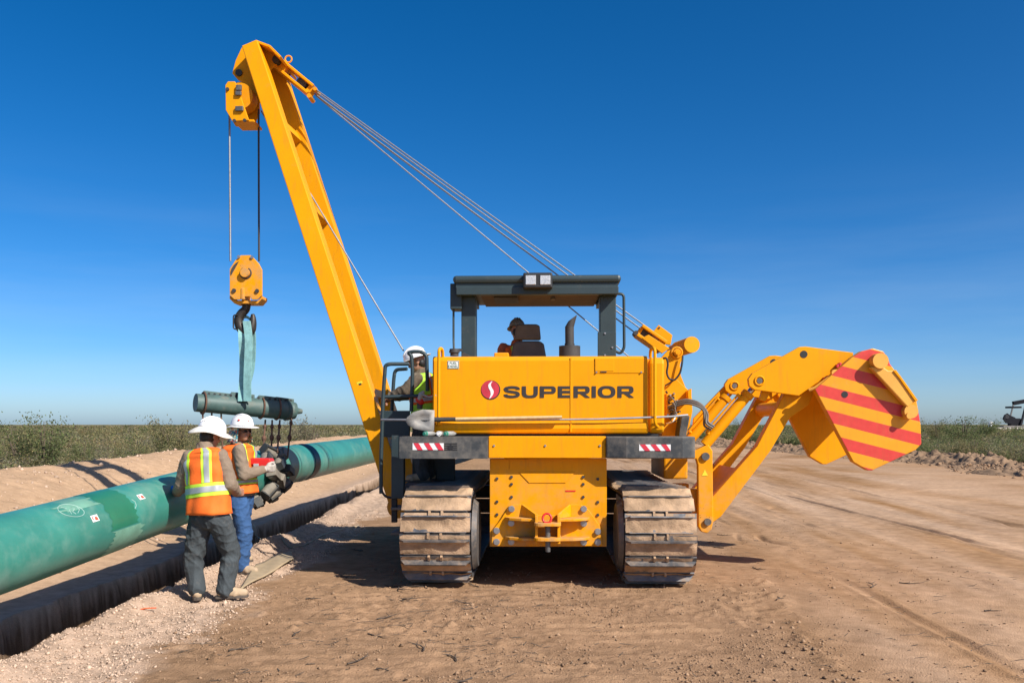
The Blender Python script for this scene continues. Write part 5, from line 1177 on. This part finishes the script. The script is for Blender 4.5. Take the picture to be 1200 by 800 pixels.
# --- worker beside the pipe, profile to the right
Y2 = 9.62
def q2(px, py, dy=0): return W(px, py, Y2 + dy)
S2 = dict(pelvis=q2(282, 578, .02), neck=q2(279, 518, .04), head=q2(283.5, 504.5, 0), _face=(.86, -.45, -.06), _up=(0, 0, 1), _body=(.90, -.25, 0), _hips=(.9, -.2, 0),
          shR=q2(280, 527, -.16), elR=q2(286, 556, -.20), wrR=q2(309, 550, -.06), shL=q2(281, 526, .20), elL=q2(291, 553, .26), wrL=q2(311, 546, .14),
          knR=q2(287, 622, -.08), anR=q2(283, 659, -.06), knL=q2(281, 622, .16), anL=q2(275, 658, .18), _toeR=(.9, -.2, 0), _toeL=(.92, .1, 0), _handR=(1, .25, .12), _handL=(1, -.3, .1), _palmR=(0, .9, .3), _palmL=(0, -.9, .3), _curlR=1.15, _curlL=1.1,
          _shirt=KHAKI, _trousers=BLJEAN, _boots=BOOT, _vest=(ORNG, LIME, SILV), _seed=21, _hem=.35, _bulk=.02, _band=(.85, 1.15))
for k_ in ('anL', 'anR'): S2[k_].z = gz(S2[k_].x, S2[k_].y) + .098
root2 = q2(281, 668); root2.z = S2['anR'].z - .098
b2, I2 = person(root2, 'worker in white helmet, sunglasses and blue jeans holding a red control box', S2)
f, u, r, P = I2['f'], I2['u'], I2['r'], I2['P']
ho2, *_ = hard_hat(I2['J']['head'] + u * .052, f + u * .05, u, HATW, b2, 1.04, True)
mb = MB(); c = I2['J']['head'] + u * .052
for px_, nm, mt_ in ((.25, 'hat_mark', LETTER),):
    th = R(-25); 
    for k_, (tt, ph, rr) in enumerate(((R(20), .55, .022), (R(75), .5, .014))):
        n_ = (r * math.cos(tt) * math.cos(ph) * .116 + f * math.sin(tt) * math.cos(ph) * .141 + u * math.sin(ph) * .130) * 1.04; mb.sph(c + n_ * .985, rr * .6, 10, 6)
mb.build('hat_mark', [REDP], b2)
mb = MB()                                                   # scarf under the hat
def scarf(th, w_): return I2['J']['head'] + r * math.cos(th) * (.094 + .035 * w_) + f * math.sin(th) * (.112 + .030 * w_) + u * (.055 - .19 * w_) + f * (-.02)
grid_surf(mb, scarf, lin(R(120 + 28), R(360 + 58 - 28), 30), lin(0, 1, 8), 0)
SC = mat('printed scarf', (.45, .30, .22), .9, var=.2)
nt = SC.node_tree; vo_ = nt.nodes.new('ShaderNodeTexVoronoi'); vo_.inputs['Scale'].default_value = 55; tcx = [n for n in nt.nodes if n.type == 'TEX_COORD'][0]; nt.links.new(tcx.outputs['Object'], vo_.inputs['Vector'])
hsv = nt.nodes.new('ShaderNodeValToRGB'); cr_ = hsv.color_ramp; cr_.interpolation = 'CONSTANT'
for p_, c_ in ((0, (.04, .10, .13, 1)), (.3, (.60, .54, .42, 1)), (.5, (.50, .06, .03, 1)), (.62, (.05, .22, .25, 1)), (.85, (.55, .45, .25, 1))):
    e_ = cr_.elements.new(p_) if p_ not in (0,) else cr_.elements[0]; e_.color = c_
sp_x = nt.nodes.new('ShaderNodeSeparateColor'); nt.links.new(vo_.outputs['Color'], sp_x.inputs[0]); nt.links.new(sp_x.outputs[0], hsv.inputs['Fac']); nt.links.new(hsv.outputs[0], nt.nodes['Principled BSDF'].inputs['Base Color'])
so = mb.build('scarf', [SC], b2); md = so.modifiers.new('t', 'SOLIDIFY'); md.thickness = .008
mb = MB()
for s_ in (-1, 1): mb.ell(P(s_ * .032, .088, .002), (r * .027, f * .010, u * .018), 12, 8); mb.tube([P(s_ * .058, .075, .006), P(s_ * .080, .0, .008)], .004, 6)
mb.tube([P(-.008, .098, .006), P(.008, .098, .006)], .004, 6); mb.build('sunglasses', [GLASSD], b2)
for sd in 'RL':
    mb = MB(); J = I2['J']; hand(mb, J['wr' + sd] + unit(J['wr' + sd] - J['el' + sd]) * .015, S2['_hand' + sd], S2['_palm' + sd], S2['_curl' + sd], .005, 1 if sd == 'R' else -1); limb(mb, [J['wr' + sd] - unit(J['wr' + sd] - J['el' + sd]) * .035, J['wr' + sd] + unit(J['wr' + sd] - J['el' + sd]) * .02], [.042, .038]); remeshed(mb, 'glove', .006, [GLOVE], b2, .002, 2, 5, 2)
rb0 = q2(304, 541.5, .04); rb = empty('control_box', rb0); tag(rb, 'red control box held in front of the worker in blue jeans', 'control box')
mb = MB(); mb.prism([W(x, y, Y2 - .04) - rb0 for x, y in ((290.5, 536.5), (316, 537), (318, 540), (313, 546.5), (303.5, 547), (300, 545), (293, 544.5))], (0, .15, 0)); rbo = mb.build('case', [REDP], rb, .014)
mb = MB(); a = W(297, 543, Y2 - .045) - rb0; b = W(303, 547, Y2 - .045) - rb0; mb.box((a.x, a.y - .005, b.z - .01), (b.x, a.y + .05, a.z)); mb.build('label_plate', [SILV], rb, .003)
mb = MB(); mb.tube(fillet([W(291, 538, Y2) - rb0, W(289, 548, Y2) - rb0, W(292, 556, Y2 + .02) - rb0], .03), .008, 6); mb.build('strap', [BLK], rb)

# --- worker up on the left platform, turned to the boom
Y3 = 9.98
def q3(px, py, dy=0): return W(px, py, Y3 + dy)
zpl = .98
S3 = dict(pelvis=q3(500, 484, .05), neck=q3(493, 436, .03), head=q3(488.5, 424.5, 0), _face=(-.93, -.05, -.35), _up=(-.2, 0, 1), _body=(-.9, .1, 0), _hips=(-.9, .1, 0),
          shL=q3(489, 443, -.17), elL=q3(475, 457, -.22), wrL=q3(458, 464, -.16), shR=q3(490, 442, .20), elR=q3(478, 462, .24), wrR=q3(463, 466, .10),
          knL=q3(490, 521, -.05), anL=q3(496, 553, -.06), knR=q3(494, 521, .18), anR=q3(503, 552, .2), _toeL=(-.95, -.1, 0), _toeR=(-.95, .1, 0), _handL=(-1, .1, -.3), _handR=(-1, .1, -.3), _palmL=(0, .5, -.8), _palmR=(0, -.5, -.8), _curlL=1.0, _curlR=1.0,
          _shirt=mat('brown camouflage cotton', (.10, .075, .05), .9, var=.35, vscale=6, dust=.35, dustcol=(.38, .31, .21), dscale=4), _trousers=DKJEAN, _boots=BOOT, _vest=(LIMEV, ORNG, SILV), _seed=41, _hem=.3, _bulk=.012)
for k_ in ('anL', 'anR'): S3[k_].z = zpl + .09
root3 = q3(500, 560); root3.z = zpl
b3, I3 = person(root3, 'worker in white helmet and lime vest behind the guard rail of the left steps', S3)
hard_hat(I3['J']['head'] + I3['u'] * .055, I3['f'], I3['u'], HATW, b3, 1.03, True)
mb = MB(); mb.ell(I3['P'](0, -.045, -.02), (I3['r'] * .070, I3['f'] * .055, I3['u'] * .07), 14, 8); mb.build('hair', [HAIR], b3)

# --- operator seated in front of the seat back
Y4 = 10.78
def q4(px, py, dy=0): return W(px, py, Y4 + dy)
S4 = dict(pelvis=W(614, 447, 10.85), neck=W(606, 402, 10.84), head=W(606, 388, 10.86), _face=(-.22, .95, -.15), _body=(-.45, .9, 0), _hips=(0, 1, 0),
          shL=W(590, 408, 10.80), elL=W(588, 432, 10.95), wrL=W(590, 438, 11.2), shR=W(620, 408, 10.95), elR=W(628, 430, 11.1), wrR=W(622, 437, 11.3),
          knL=W(603, 451, 11.30), anL=W(603, 478, 11.5), knR=W(622, 451, 11.32), anR=W(624, 478, 11.52), _toeL=(0, 1, 0), _toeR=(0.1, 1, 0), _curlL=1.2, _curlR=1.2,
          _shirt=mat('faded red orange work shirt', (.50, .13, .05), .9, var=.2), _trousers=DKJEAN, _boots=BOOT, _vest=(ORNG, LIME, SILV), _seed=61, _hem=.3)
for k_ in ('anL', 'anR'): S4[k_].z = zd + .09
root4 = W(612, 470, 11.0); root4.z = zd
b4, I4 = person(root4, 'operator in grey helmet seated under the dark canopy, facing forward', S4)
hard_hat(I4['J']['head'] + I4['u'] * .055, I4['f'], I4['u'], HATG, b4, .90)
mb = MB(); mb.ell(I4['P'](0, -.045, -.02), (I4['r'] * .072, I4['f'] * .06, I4['u'] * .075), 14, 8); mb.build('hair', [HAIR], b4)

# ---------------------------------------------------------------- small things on the ground
tp0 = W(313, 664, 9.9); tp0.z = gz(tp0.x, tp0.y) + .03
mb = MB(); 
def tarp(a, b):
    c = [W(281, 690, 8.55), W(344, 656, 10.35), W(341, 646, 11.0), W(300, 664, 9.88)]
    p = (c[0] * (1 - a) + c[1] * a) * (1 - b) + (c[3] * (1 - a) + c[2] * a) * b
    g_ = [gz(q.x, q.y) for q in c]; p.z = (g_[0] * (1 - a) + g_[1] * a) * (1 - b) + (g_[3] * (1 - a) + g_[2] * a) * b; p.z = max(p.z + .04, gz(p.x, p.y) + .012) + .010 * math.sin(a * 9 + b * 3) + .012 * float(vn(a * 6, b * 4, 3)); return p - tp0
grid_surf(mb, tarp, lin(0, 1, 24), lin(0, 1, 8)); ta = mb.build('tarp', [mat('tan canvas', (.36, .27, .165), .9, var=.12, vscale=8)]); ta.location = tp0; md = ta.modifiers.new('t', 'SOLIDIFY'); md.thickness = .012
tag(ta, 'folded strip of tan canvas lying on the gravel behind the worker in grey jeans', 'canvas sheet')
cd = [W(297, 603, 14.2), W(312, 611, 13.2), W(322, 622, 12.6), W(345, 640, 11.5), W(385, 622, 13.2), W(420, 612, 14.3)]
pts = bez(cd, 8)
for p in pts: p.z = gz(p.x, p.y) + .015 if p.x > -3.45 else max(gz(p.x, p.y), -.2) + .02
mb = MB(); mb.tube([p - pts[0] for p in pts], .010, 6); co_ = mb.build('cord', [mat('pale hemp cord', (.42, .34, .22), .9)]); co_.location = pts[0]; tag(co_, 'thin pale cord trailing over the trench edge to the machine shadow', 'cord')
mb = MB(); p = W(172, 720, 7.35); p.z = gz(p.x, p.y) + .02; mb.tube([(-.06, 0, .006), (-.01, .012, .012), (.07, .03, .012)], .005, 6); fl = mb.build('marker_flag', [mat('fluorescent orange tape', (.85, .12, .02), .6)]); fl.location = p; tag(fl, 'scrap of orange marking tape on the pale gravel', 'tape scrap')
TW = mat('grey dead twig', (.085, .062, .045), .9, var=.3)
def twig(q):
    mb = MB(); ln = q.uniform(.15, .42); P_ = [Vector((0, 0, .012))]; a = 0
    for k in range(5): a += q.uniform(-.5, .5); P_.append(P_[-1] + Vector((math.cos(a), math.sin(a), q.uniform(-.12, .16))) * ln / 5); P_[-1].z = max(P_[-1].z, .008)
    mb.tube(P_, [.007, .006, .005, .004, .003, .002], 5)
    for k in (1, 2, 3): d = Vector((math.cos(a + (-1) ** k), math.sin(a + (-1) ** k), .25)) * ln * .22; mb.tube([P_[k], P_[k] + d], [.004, .002], 4)
    return mb.mesh('twig', [TW])
tws = [twig(rnd) for _ in range(6)]
for k in range(44):
    y = 5.6 * (1 + rnd.random() ** 1.4 * 1.4); lo = -2.3 if k < 30 else 2.5; x = rnd.uniform(-2.35, -.2) if k < 30 else rnd.uniform(2.2, 6.5)
    o = link('twig', tws[k % 6]); o.location = (x, y, gz(x, y)); o.rotation_euler = (0, 0, rnd.uniform(0, 6.3)); o.scale = (1,) * 3; tag(o, 'small dead twig lying on the bare soil', 'twig', 'dead twigs scattered on the soil')

# clods and gravel: nobody could count them
def stones(name, pts, sizes, m, seed):
    q = np.random.RandomState(seed); base = np.array([[1,0,0],[-1,0,0],[0,1,0],[0,-1,0],[0,0,1],[0,0,-1]], float); fc = np.array([[0,2,4],[2,1,4],[1,3,4],[3,0,4],[2,0,5],[1,2,5],[3,1,5],[0,3,5]])
    n = len(pts); v = base[None] * (sizes[:, None, None] * (.6 + .7 * q.rand(n, 6, 1))) * np.array([1, 1, .75]); a = q.rand(n) * 6.3; c, s_ = np.cos(a), np.sin(a)
    v = np.stack([v[..., 0] * c[:, None] - v[..., 1] * s_[:, None], v[..., 0] * s_[:, None] + v[..., 1] * c[:, None], v[..., 2]], -1) + q.normal(size=(n, 6, 3)) * sizes[:, None, None] * .16 + pts[:, None, :]
    me_ = bpy.data.meshes.new(name); mesh_np(me_, v.reshape(-1, 3), (fc[None] + 6 * np.arange(n)[:, None, None]).reshape(-1, 3)); me_.materials.append(m)
    t = np.repeat(.75 + .5 * q.rand(n), 6); ca = me_.color_attributes.new('tint', 'FLOAT_COLOR', 'POINT'); ca.data.foreach_set('color', np.stack([t, t, t, np.ones_like(t)], -1).astype(np.float32).ravel())
    o = link(name, me_); tag(o, kind='stuff'); return o
GRAV = mat('pale caliche gravel', (.50, .36, .26), .95, var=.15, attr='tint', spec=.1); CLOD = mat('brown soil clods', (.30, .19, .115), .95, var=.15, attr='tint', spec=.1)
def scatter(n, x0, x1, y0, y1, pw=2.0): 
    y = y0 * (y1 / y0) ** (NR.rand(n) ** (1 / 1.0)); x = x0 + (x1 - x0) * NR.rand(n); return x, y
x, y = scatter(24000, -3.62, -2.35, 4.6, 16); keep = NR.rand(len(x)) < sstep(-2.3, -2.75, x + fbm(x, y, .9, 3, 41) * .5); x, y = x[keep], y[keep]
z = ground_h(x, y); s_ = .0035 + .012 * NR.rand(len(x)) ** 3 + .014 * (NR.rand(len(x)) > .985); ok = z > -.15
stones('gravel', np.stack([x, y, z + s_ * .2], -1)[ok], s_[ok], GRAV, 5)
x, y = scatter(80000, -3.2, 5.5, 4.8, 15); keep = NR.rand(len(x)) < (.12 + .85 * churn(x, y)) * np.clip(.45 + 2.2 * fbm(x, y, .55, 3, 91), .05, 1); x, y = x[keep], y[keep]; z = ground_h(x, y)
s_ = .003 + .010 * NR.rand(len(x)) ** 3 + .014 * (NR.rand(len(x)) > .985); stones('soil_crumbs', np.stack([x, y, z + s_ * .25], -1), s_, CLOD, 6)
n = 900; y = 4.9 + 5.5 * NR.rand(n); x = 2.22 + .12 * (y - 5.8) + NR.normal(size=n) * (.10 + .22 * NR.rand(n)) + .15 * fbm(y, y * 0, .9, 2, 93); keep = NR.rand(n) < .35 + 1.6 * vn(y / .6, x / .6, 94) + .25 * (8 - y); x, y = x[keep], y[keep]; n = len(x); z = ground_h(x, y); s_ = .005 + .022 * NR.rand(n) ** 4; stones('soil_clods', np.stack([x, y, z + s_ * .2], -1), s_, CLOD, 7)
x, y = scatter(3500, -9, -4.9, 5, 40); z = ground_h(x, y); s_ = .008 + .04 * NR.rand(len(x)) ** 4; stones('spoil_lumps', np.stack([x, y, z + s_ * .2], -1), s_, GRAV, 8)

# straw and root litter trodden into the soil
n = 5200; x, y = scatter(n, -2.6, 6.0, 4.8, 16); keep = NR.rand(n) < np.where(x < .3, .9, .25) * np.clip(.2 + 3.0 * fbm(x, y, .8, 3, 95), .03, 1); x, y = x[keep], y[keep]; n = len(x); z = ground_h(x, y)
a_ = NR.normal(size=n) * .7; ln = .015 + .07 * NR.rand(n) ** 2; wd = .0018 + .002 * NR.rand(n); dx, dy = np.cos(a_) * ln, np.sin(a_) * ln; ex, ey = -np.sin(a_) * wd, np.cos(a_) * wd; up_ = .004 + .02 * NR.rand(n) ** 3
V = np.stack([np.stack([x - dx - ex, y - dy - ey, z + .003], -1), np.stack([x + dx - ex, y + dy - ey, z + up_], -1), np.stack([x + dx + ex, y + dy + ey, z + up_], -1), np.stack([x - dx + ex, y - dy + ey, z + .003], -1), np.stack([x, y, z + .5 * up_ + .005], -1)], 1)
me_ = bpy.data.meshes.new('straw_litter'); mesh_np(me_, V.reshape(-1, 3), (np.array([[0, 1, 4], [1, 2, 4], [2, 3, 4], [3, 0, 4]])[None] + 5 * np.arange(n)[:, None, None]).reshape(-1, 3)); me_.materials.append(mat('dry straw and roots', (.085, .066, .048), .9, var=.4, vscale=3)); tag(link('straw_litter', me_), kind='stuff')

# windrow of grubbed soil on the right edge of the cleared strip
gx_ = np.linspace(-2.6, 2.6, 90); gy_ = 22 * (140 / 22) ** np.linspace(0, 1, 900); GX, GY = np.meshgrid(gx_, gy_)
prof = np.clip(1 - (np.abs(GX) / 2.4) ** 1.7, 0, 1); cx_ = 17.6 + 1.2 * vn(GY / 9, GY * 0, 5) * 2
BX = GX + cx_; hz_ = prof * np.clip(.45 + .9 * fbm(BX, GY, 2.2, 5, 15, .62), .02, 1.2) + np.abs(fbm(BX, GY, .55, 4, 17, .7)) * .40 * prof - .12; hz_ = np.where(hz_ > 0, hz_ * .46, hz_) + prof * (fbm(BX, GY, .30, 4, 18, .7) * .20 - .10 * np.clip(1 - np.abs(vn(BX / .5, GY / .8, 19)) * 9, 0, 1))
me2 = bpy.data.meshes.new('soil_berm'); v = np.stack([BX, GY, hz_], -1).reshape(-1, 3); i2 = (np.arange(899)[:, None] * 90 + np.arange(89)[None]).reshape(-1); mesh_np(me2, v, np.stack([i2, i2 + 1, i2 + 91, i2 + 90], -1))
c3 = np.clip(np.array([.27, .18, .115]) * (1 + .3 * fbm(BX, GY, .8, 4, 19)[..., None]), .02, 1); ca = me2.color_attributes.new('soil', 'FLOAT_COLOR', 'POINT'); ca.data.foreach_set('color', np.concatenate([c3, np.ones(c3.shape[:2] + (1,))], -1).astype(np.float32).ravel())
me2.materials.append(GM); be = link('soil_berm', me2); tag(be, kind='structure')
n = 5000; t = NR.rand(n); y = 22 * (100 / 22) ** t; x = 17.6 + 1.2 * vn(y / 9, y * 0, 5) * 2 + NR.normal(size=n) * 1.1; s_ = .015 + .08 * NR.rand(n) ** 3; stones('berm_clods', np.stack([x, y, -.03 + .20 * np.clip(1 - np.abs(x - 17.6) / 2.4, 0, 1) + 0 * x], -1), s_, CLOD, 9)

# ---------------------------------------------------------------- scrub
LEAF = mat('scrub leaves', (1, 1, 1), .75, var=.15, vscale=3, attr='tint', spec=.2)
lnt = LEAF.node_tree; lb = lnt.nodes['Principled BSDF']; ltr = lnt.nodes.new('ShaderNodeBsdfTranslucent'); lmx = lnt.nodes.new('ShaderNodeMixShader'); lmx.inputs[0].default_value = .45
lnt.links.new(lb.inputs['Base Color'].links[0].from_socket, ltr.inputs['Color']); lnt.links.new(lb.outputs[0], lmx.inputs[1]); lnt.links.new(ltr.outputs[0], lmx.inputs[2]); lnt.links.new(lmx.outputs[0], lnt.nodes['Material Output'].inputs['Surface'])
STEM = mat('scrub stems', (.12, .09, .06), .9, var=.2)
def leaf_quads(P, size, q):
    n = len(P); a = q.normal(size=(n, 3)); a /= np.linalg.norm(a, axis=1)[:, None]; b = q.normal(size=(n, 3)); b -= a * (a * b).sum(1)[:, None]; b /= np.linalg.norm(b, axis=1)[:, None]
    a = a * size[:, None]; b = b * size[:, None] * .5
    return np.stack([P - a, P + b, P + a, P - b], 1)
def bush_pts(h, wd, n, q):
    'leaf positions: several leaning sprays rising from one root, fuller at the tips'
    k = q.randint(7, 13); an = q.rand(k) * 6.28; ln = h * (.55 + .5 * q.rand(k)); sp = wd * (.3 + .7 * q.rand(k))
    i = q.randint(0, k, n); t = q.rand(n) ** .6; r_ = (.10 + .18 * t) * wd * .8
    P = np.stack([np.cos(an[i]) * sp[i] * t, np.sin(an[i]) * sp[i] * t, ln[i] * t ** .85], -1) + q.normal(size=(n, 3)) * r_[:, None] * np.array([.6, .6, .5]); P[:, 2] = np.abs(P[:, 2]); return P
def leaf_obj(name, V, tint, parent=None):
    me_ = bpy.data.meshes.new(name); n = len(V); mesh_np(me_, V.reshape(-1, 3), np.arange(n * 4).reshape(n, 4)); me_.materials.append(LEAF)
    ca = me_.color_attributes.new('tint', 'FLOAT_COLOR', 'POINT'); ca.data.foreach_set('color', np.concatenate([np.repeat(tint, 4, 0), np.ones((n * 4, 1))], -1).astype(np.float32).ravel()); return me_
olive = np.array([.265, .232, .105]); green = np.array([.165, .185, .072]); grey = np.array([.28, .245, .15])
straw = np.array([.31, .25, .125])
def tints(n, base, q, sp=.25): return np.clip(base * (1 + sp * q.normal(size=(n, 1))) * (1 + .06 * q.normal(size=(n, 3))), .01, .5)
# single shrubs one can tell apart: a few forms, copied
forms = []
for k in range(6):
    q = np.random.RandomState(100 + k); h = 1.0; P_ = bush_pts(1.0, .75, 3400, q); base = [olive, green, grey, olive, green, olive][k]
    lm = leaf_obj('foliage', leaf_quads(P_, .011 + .017 * q.rand(len(P_)), q), tints(len(P_), base, q)); mb = MB()
    for j in range(9):
        a = q.rand() * 6.28; e = Vector((math.cos(a) * .4 * q.rand(), math.sin(a) * .4 * q.rand(), .55 + .4 * q.rand())); mb.tube(bez([(0, 0, -.05), e * .5 + Vector((0, 0, .08)), e], 3), [.018 - .0022 * i for i in range(7)], 5)
    forms.append((lm, mb.mesh('stems', [STEM])))
def shrub(x, y, h, wd, k, label, group, name='shrub'):
    t = empty(name, (x, y, gz(x, y) - .02), rnd.uniform(0, 6.3)); t.scale = (wd, wd, h * .97); tag(t, label, 'shrub', group)
    link('foliage', forms[k][0], t); link('stems', forms[k][1], t)
for px, Y, h, wd, k, lab in ((52, 27, 1.95, 1.7, 1, 'tall ragged green shrub standing highest at the far left'), (22, 30, 1.75, 1.6, 0, 'rounded shrub at the left edge behind the soil bank'), (205, 34, 1.95, 1.7, 0, 'broad olive shrub left of the white sun shaded helmet'), (365, 52, 2.0, 2.3, 2, 'greyish shrub between the spreader bar and the boom'), (1128, 62, 2.2, 3.4, 1, 'largest green shrub right of the striped counterweight'), (1098, 75, 2.2, 2.4, 0, 'olive shrub next to the right edge of the striped counterweight'), (1155, 90, 2.2, 2.6, 4, 'dark shrub in front of the white tank'), (868, 118, 2.4, 3.0, 1, 'green shrub seen through the counterweight arms')):
    shrub((px - 600) / 1000 * Y, Y, h, wd, k, lab, 'shrubs standing out of the scrub')
cnt = 0
for side in (-1, 1):
    for j in range(34):
        Y = (16 if side < 0 else 33) * (1 + 1.6 * rnd.random()); x = side * (10.2 if side < 0 else 20.6) + side * rnd.random() ** 2 * 14
        if abs(x / Y) > .68: continue
        shrub(x, Y, rnd.uniform(.75, 1.35), rnd.uniform(.8, 1.5), rnd.randrange(6) if side < 0 else rnd.choice([1, 4, 1, 4, 0, 3]), 'low desert shrub in the scrub behind the soil bank on the left' if side < 0 else 'low green shrub in the scrub beyond the rough berm on the right', 'low shrubs left of the cleared strip' if side < 0 else 'low shrubs right of the cleared strip')
# the mass of scrub running to the horizon
def mass(name, side, edge, dens, base_mix, seed, ymax=900):
    q = np.random.RandomState(seed); Vs, Ts = [], []
    for y0, y1, nb, nl, ls, hh in ((12 if side < 0 else 28, 50, 800, 420, .032, 1.0), (50, 110, 900, 200, .065, 1.15), (110, 260, 1300, 90, .13, 1.25), (260, ymax, 1500, 30, .36, 1.35)):
        nb = int(nb * dens); Y = y0 * (y1 / y0) ** q.rand(nb); xw = .72 * Y - edge; ok = xw > 0; X_ = side * (edge + np.maximum(xw, 0) * q.rand(nb)); 
        for i in np.nonzero(ok)[0]:
            h = hh * (.34 + .80 * q.rand() ** 1.6) * (.75 + .7 * max(-.4, float(vn(X_[i] / (3 + Y[i] * .05), Y[i] / (3 + Y[i] * .05), 7)))) * (1.0 if side < 0 else 1.0); P_ = bush_pts(h, h * (.8 + .6 * q.rand()), nl, q); P_[:, 0] += X_[i]; P_[:, 1] += Y[i]
            Vs.append(leaf_quads(P_, ls * (.6 + .8 * q.rand(nl)), q)); b = base_mix[q.randint(len(base_mix))] * (.8 + .45 * q.rand()); Ts.append(tints(nl, b, q, .14))
    o = link(name, leaf_obj(name, np.concatenate(Vs), np.concatenate(Ts))); tag(o, kind='stuff')
mass('scrub', -1, 9.9, 1.0, [olive, olive, grey, green, grey, straw], 200); mass('scrub', 1, 20.3, 1.0, [green, green, olive, green, grey, straw], 300)

# ---------------------------------------------------------------- oil well far right
D = 225.0
pj = empty('pump_jack', W(1192, 500.5, D)); tag(pj, 'small dark pump jack on a pale pad at the far right edge', 'pump jack')
o_ = W(1192, 500.5, D); q5 = lambda x, y, dy=0: W(x, y, D + dy) - o_
JK = mat('black oilfield paint', (.012, .012, .016), .75, var=.2, spec=.15)
mb = MB(); mb.beam(q5(1187, 472.5), q5(1222, 466), 1.0, .8); mb.build('walking_beam', [JK], pj, .05)
mb = MB()
for dy in (-1.1, 1.1): mb.beam(q5(1196, 499, dy), q5(1203.5, 470), .45, .4); mb.beam(q5(1211, 499, dy), q5(1204, 470), .45, .4)
mb.build('samson_post', [JK], pj)
mb = MB(); mb.box(q5(1176, 500.3, -1.3), q5(1224, 498.6, 1.3)); mb.build('skid', [STEEL], pj, .05)
for dy in (-1.2, 1.2):
    mb = MB(); mb.prism([q5(x, y, dy - .2) for x, y in ((1175.5, 490.5), (1177.5, 486), (1181, 484), (1184, 486.5), (1190, 489), (1191, 493), (1186, 497), (1179, 495.5))], (0, .4, 0)); mb.build('counterbalance', [JK], pj, .05)
    mb = MB(); mb.cyl(q5(1180, 488, dy - .35), q5(1180, 488, dy + .3), .55, n=14); mb.build('balance_weight', [STEEL], pj, .04)
    mb = MB(); mb.beam(q5(1183, 492, dy), q5(1187.5, 474, dy), .3, .25); mb.build('pitman', [STEEL], pj)
mb = MB(); mb.box(q5(1184, 499, -.7), q5(1193, 490, .7)); mb.build('gear_box', [JK], pj, .15)
mb = MB(); mb.box(q5(1185, 478, -1.4), q5(1190, 476.2, 1.4)); mb.build('equalizer', [JK], pj, .05)
mb = MB(); mb.prism([q5(1221, 462, -.5), q5(1226, 464, -.5), q5(1229, 471, -.5), q5(1229, 481, -.5), q5(1225, 476, -.5), q5(1221, 470, -.5)], (0, 1, 0)); mb.build('horse_head', [JK], pj, .05)
tk = empty('white_tank', W(1161, 500, D)); tag(tk, 'tiny white tank left of the pump jack', 'tank'); o_ = W(1161, 500, D); mb = MB(); r_ = .55; mb.cyl((0, 0, 0), (0, 0, 1.25), r_, n=20); mb.build('tank_shell', [WHITE], tk, .03); mb = MB(); mb.cyl((0, 0, 1.25), (0, 0, 1.45), r_ * .9, .15, n=20); mb.build('tank_roof', [WHITE], tk)
mb = MB(); a = W(1166, 500, D - 6); b = W(1260, 501.5, D + 8); mb.box((a.x, D - 6, -.2), (b.x, D + 10, W(0, 500.6, D).z)); pd = mb.build('well_pad', [mat('pale caliche pad', (.58, .52, .44), .9)]); tag(pd, kind='structure')
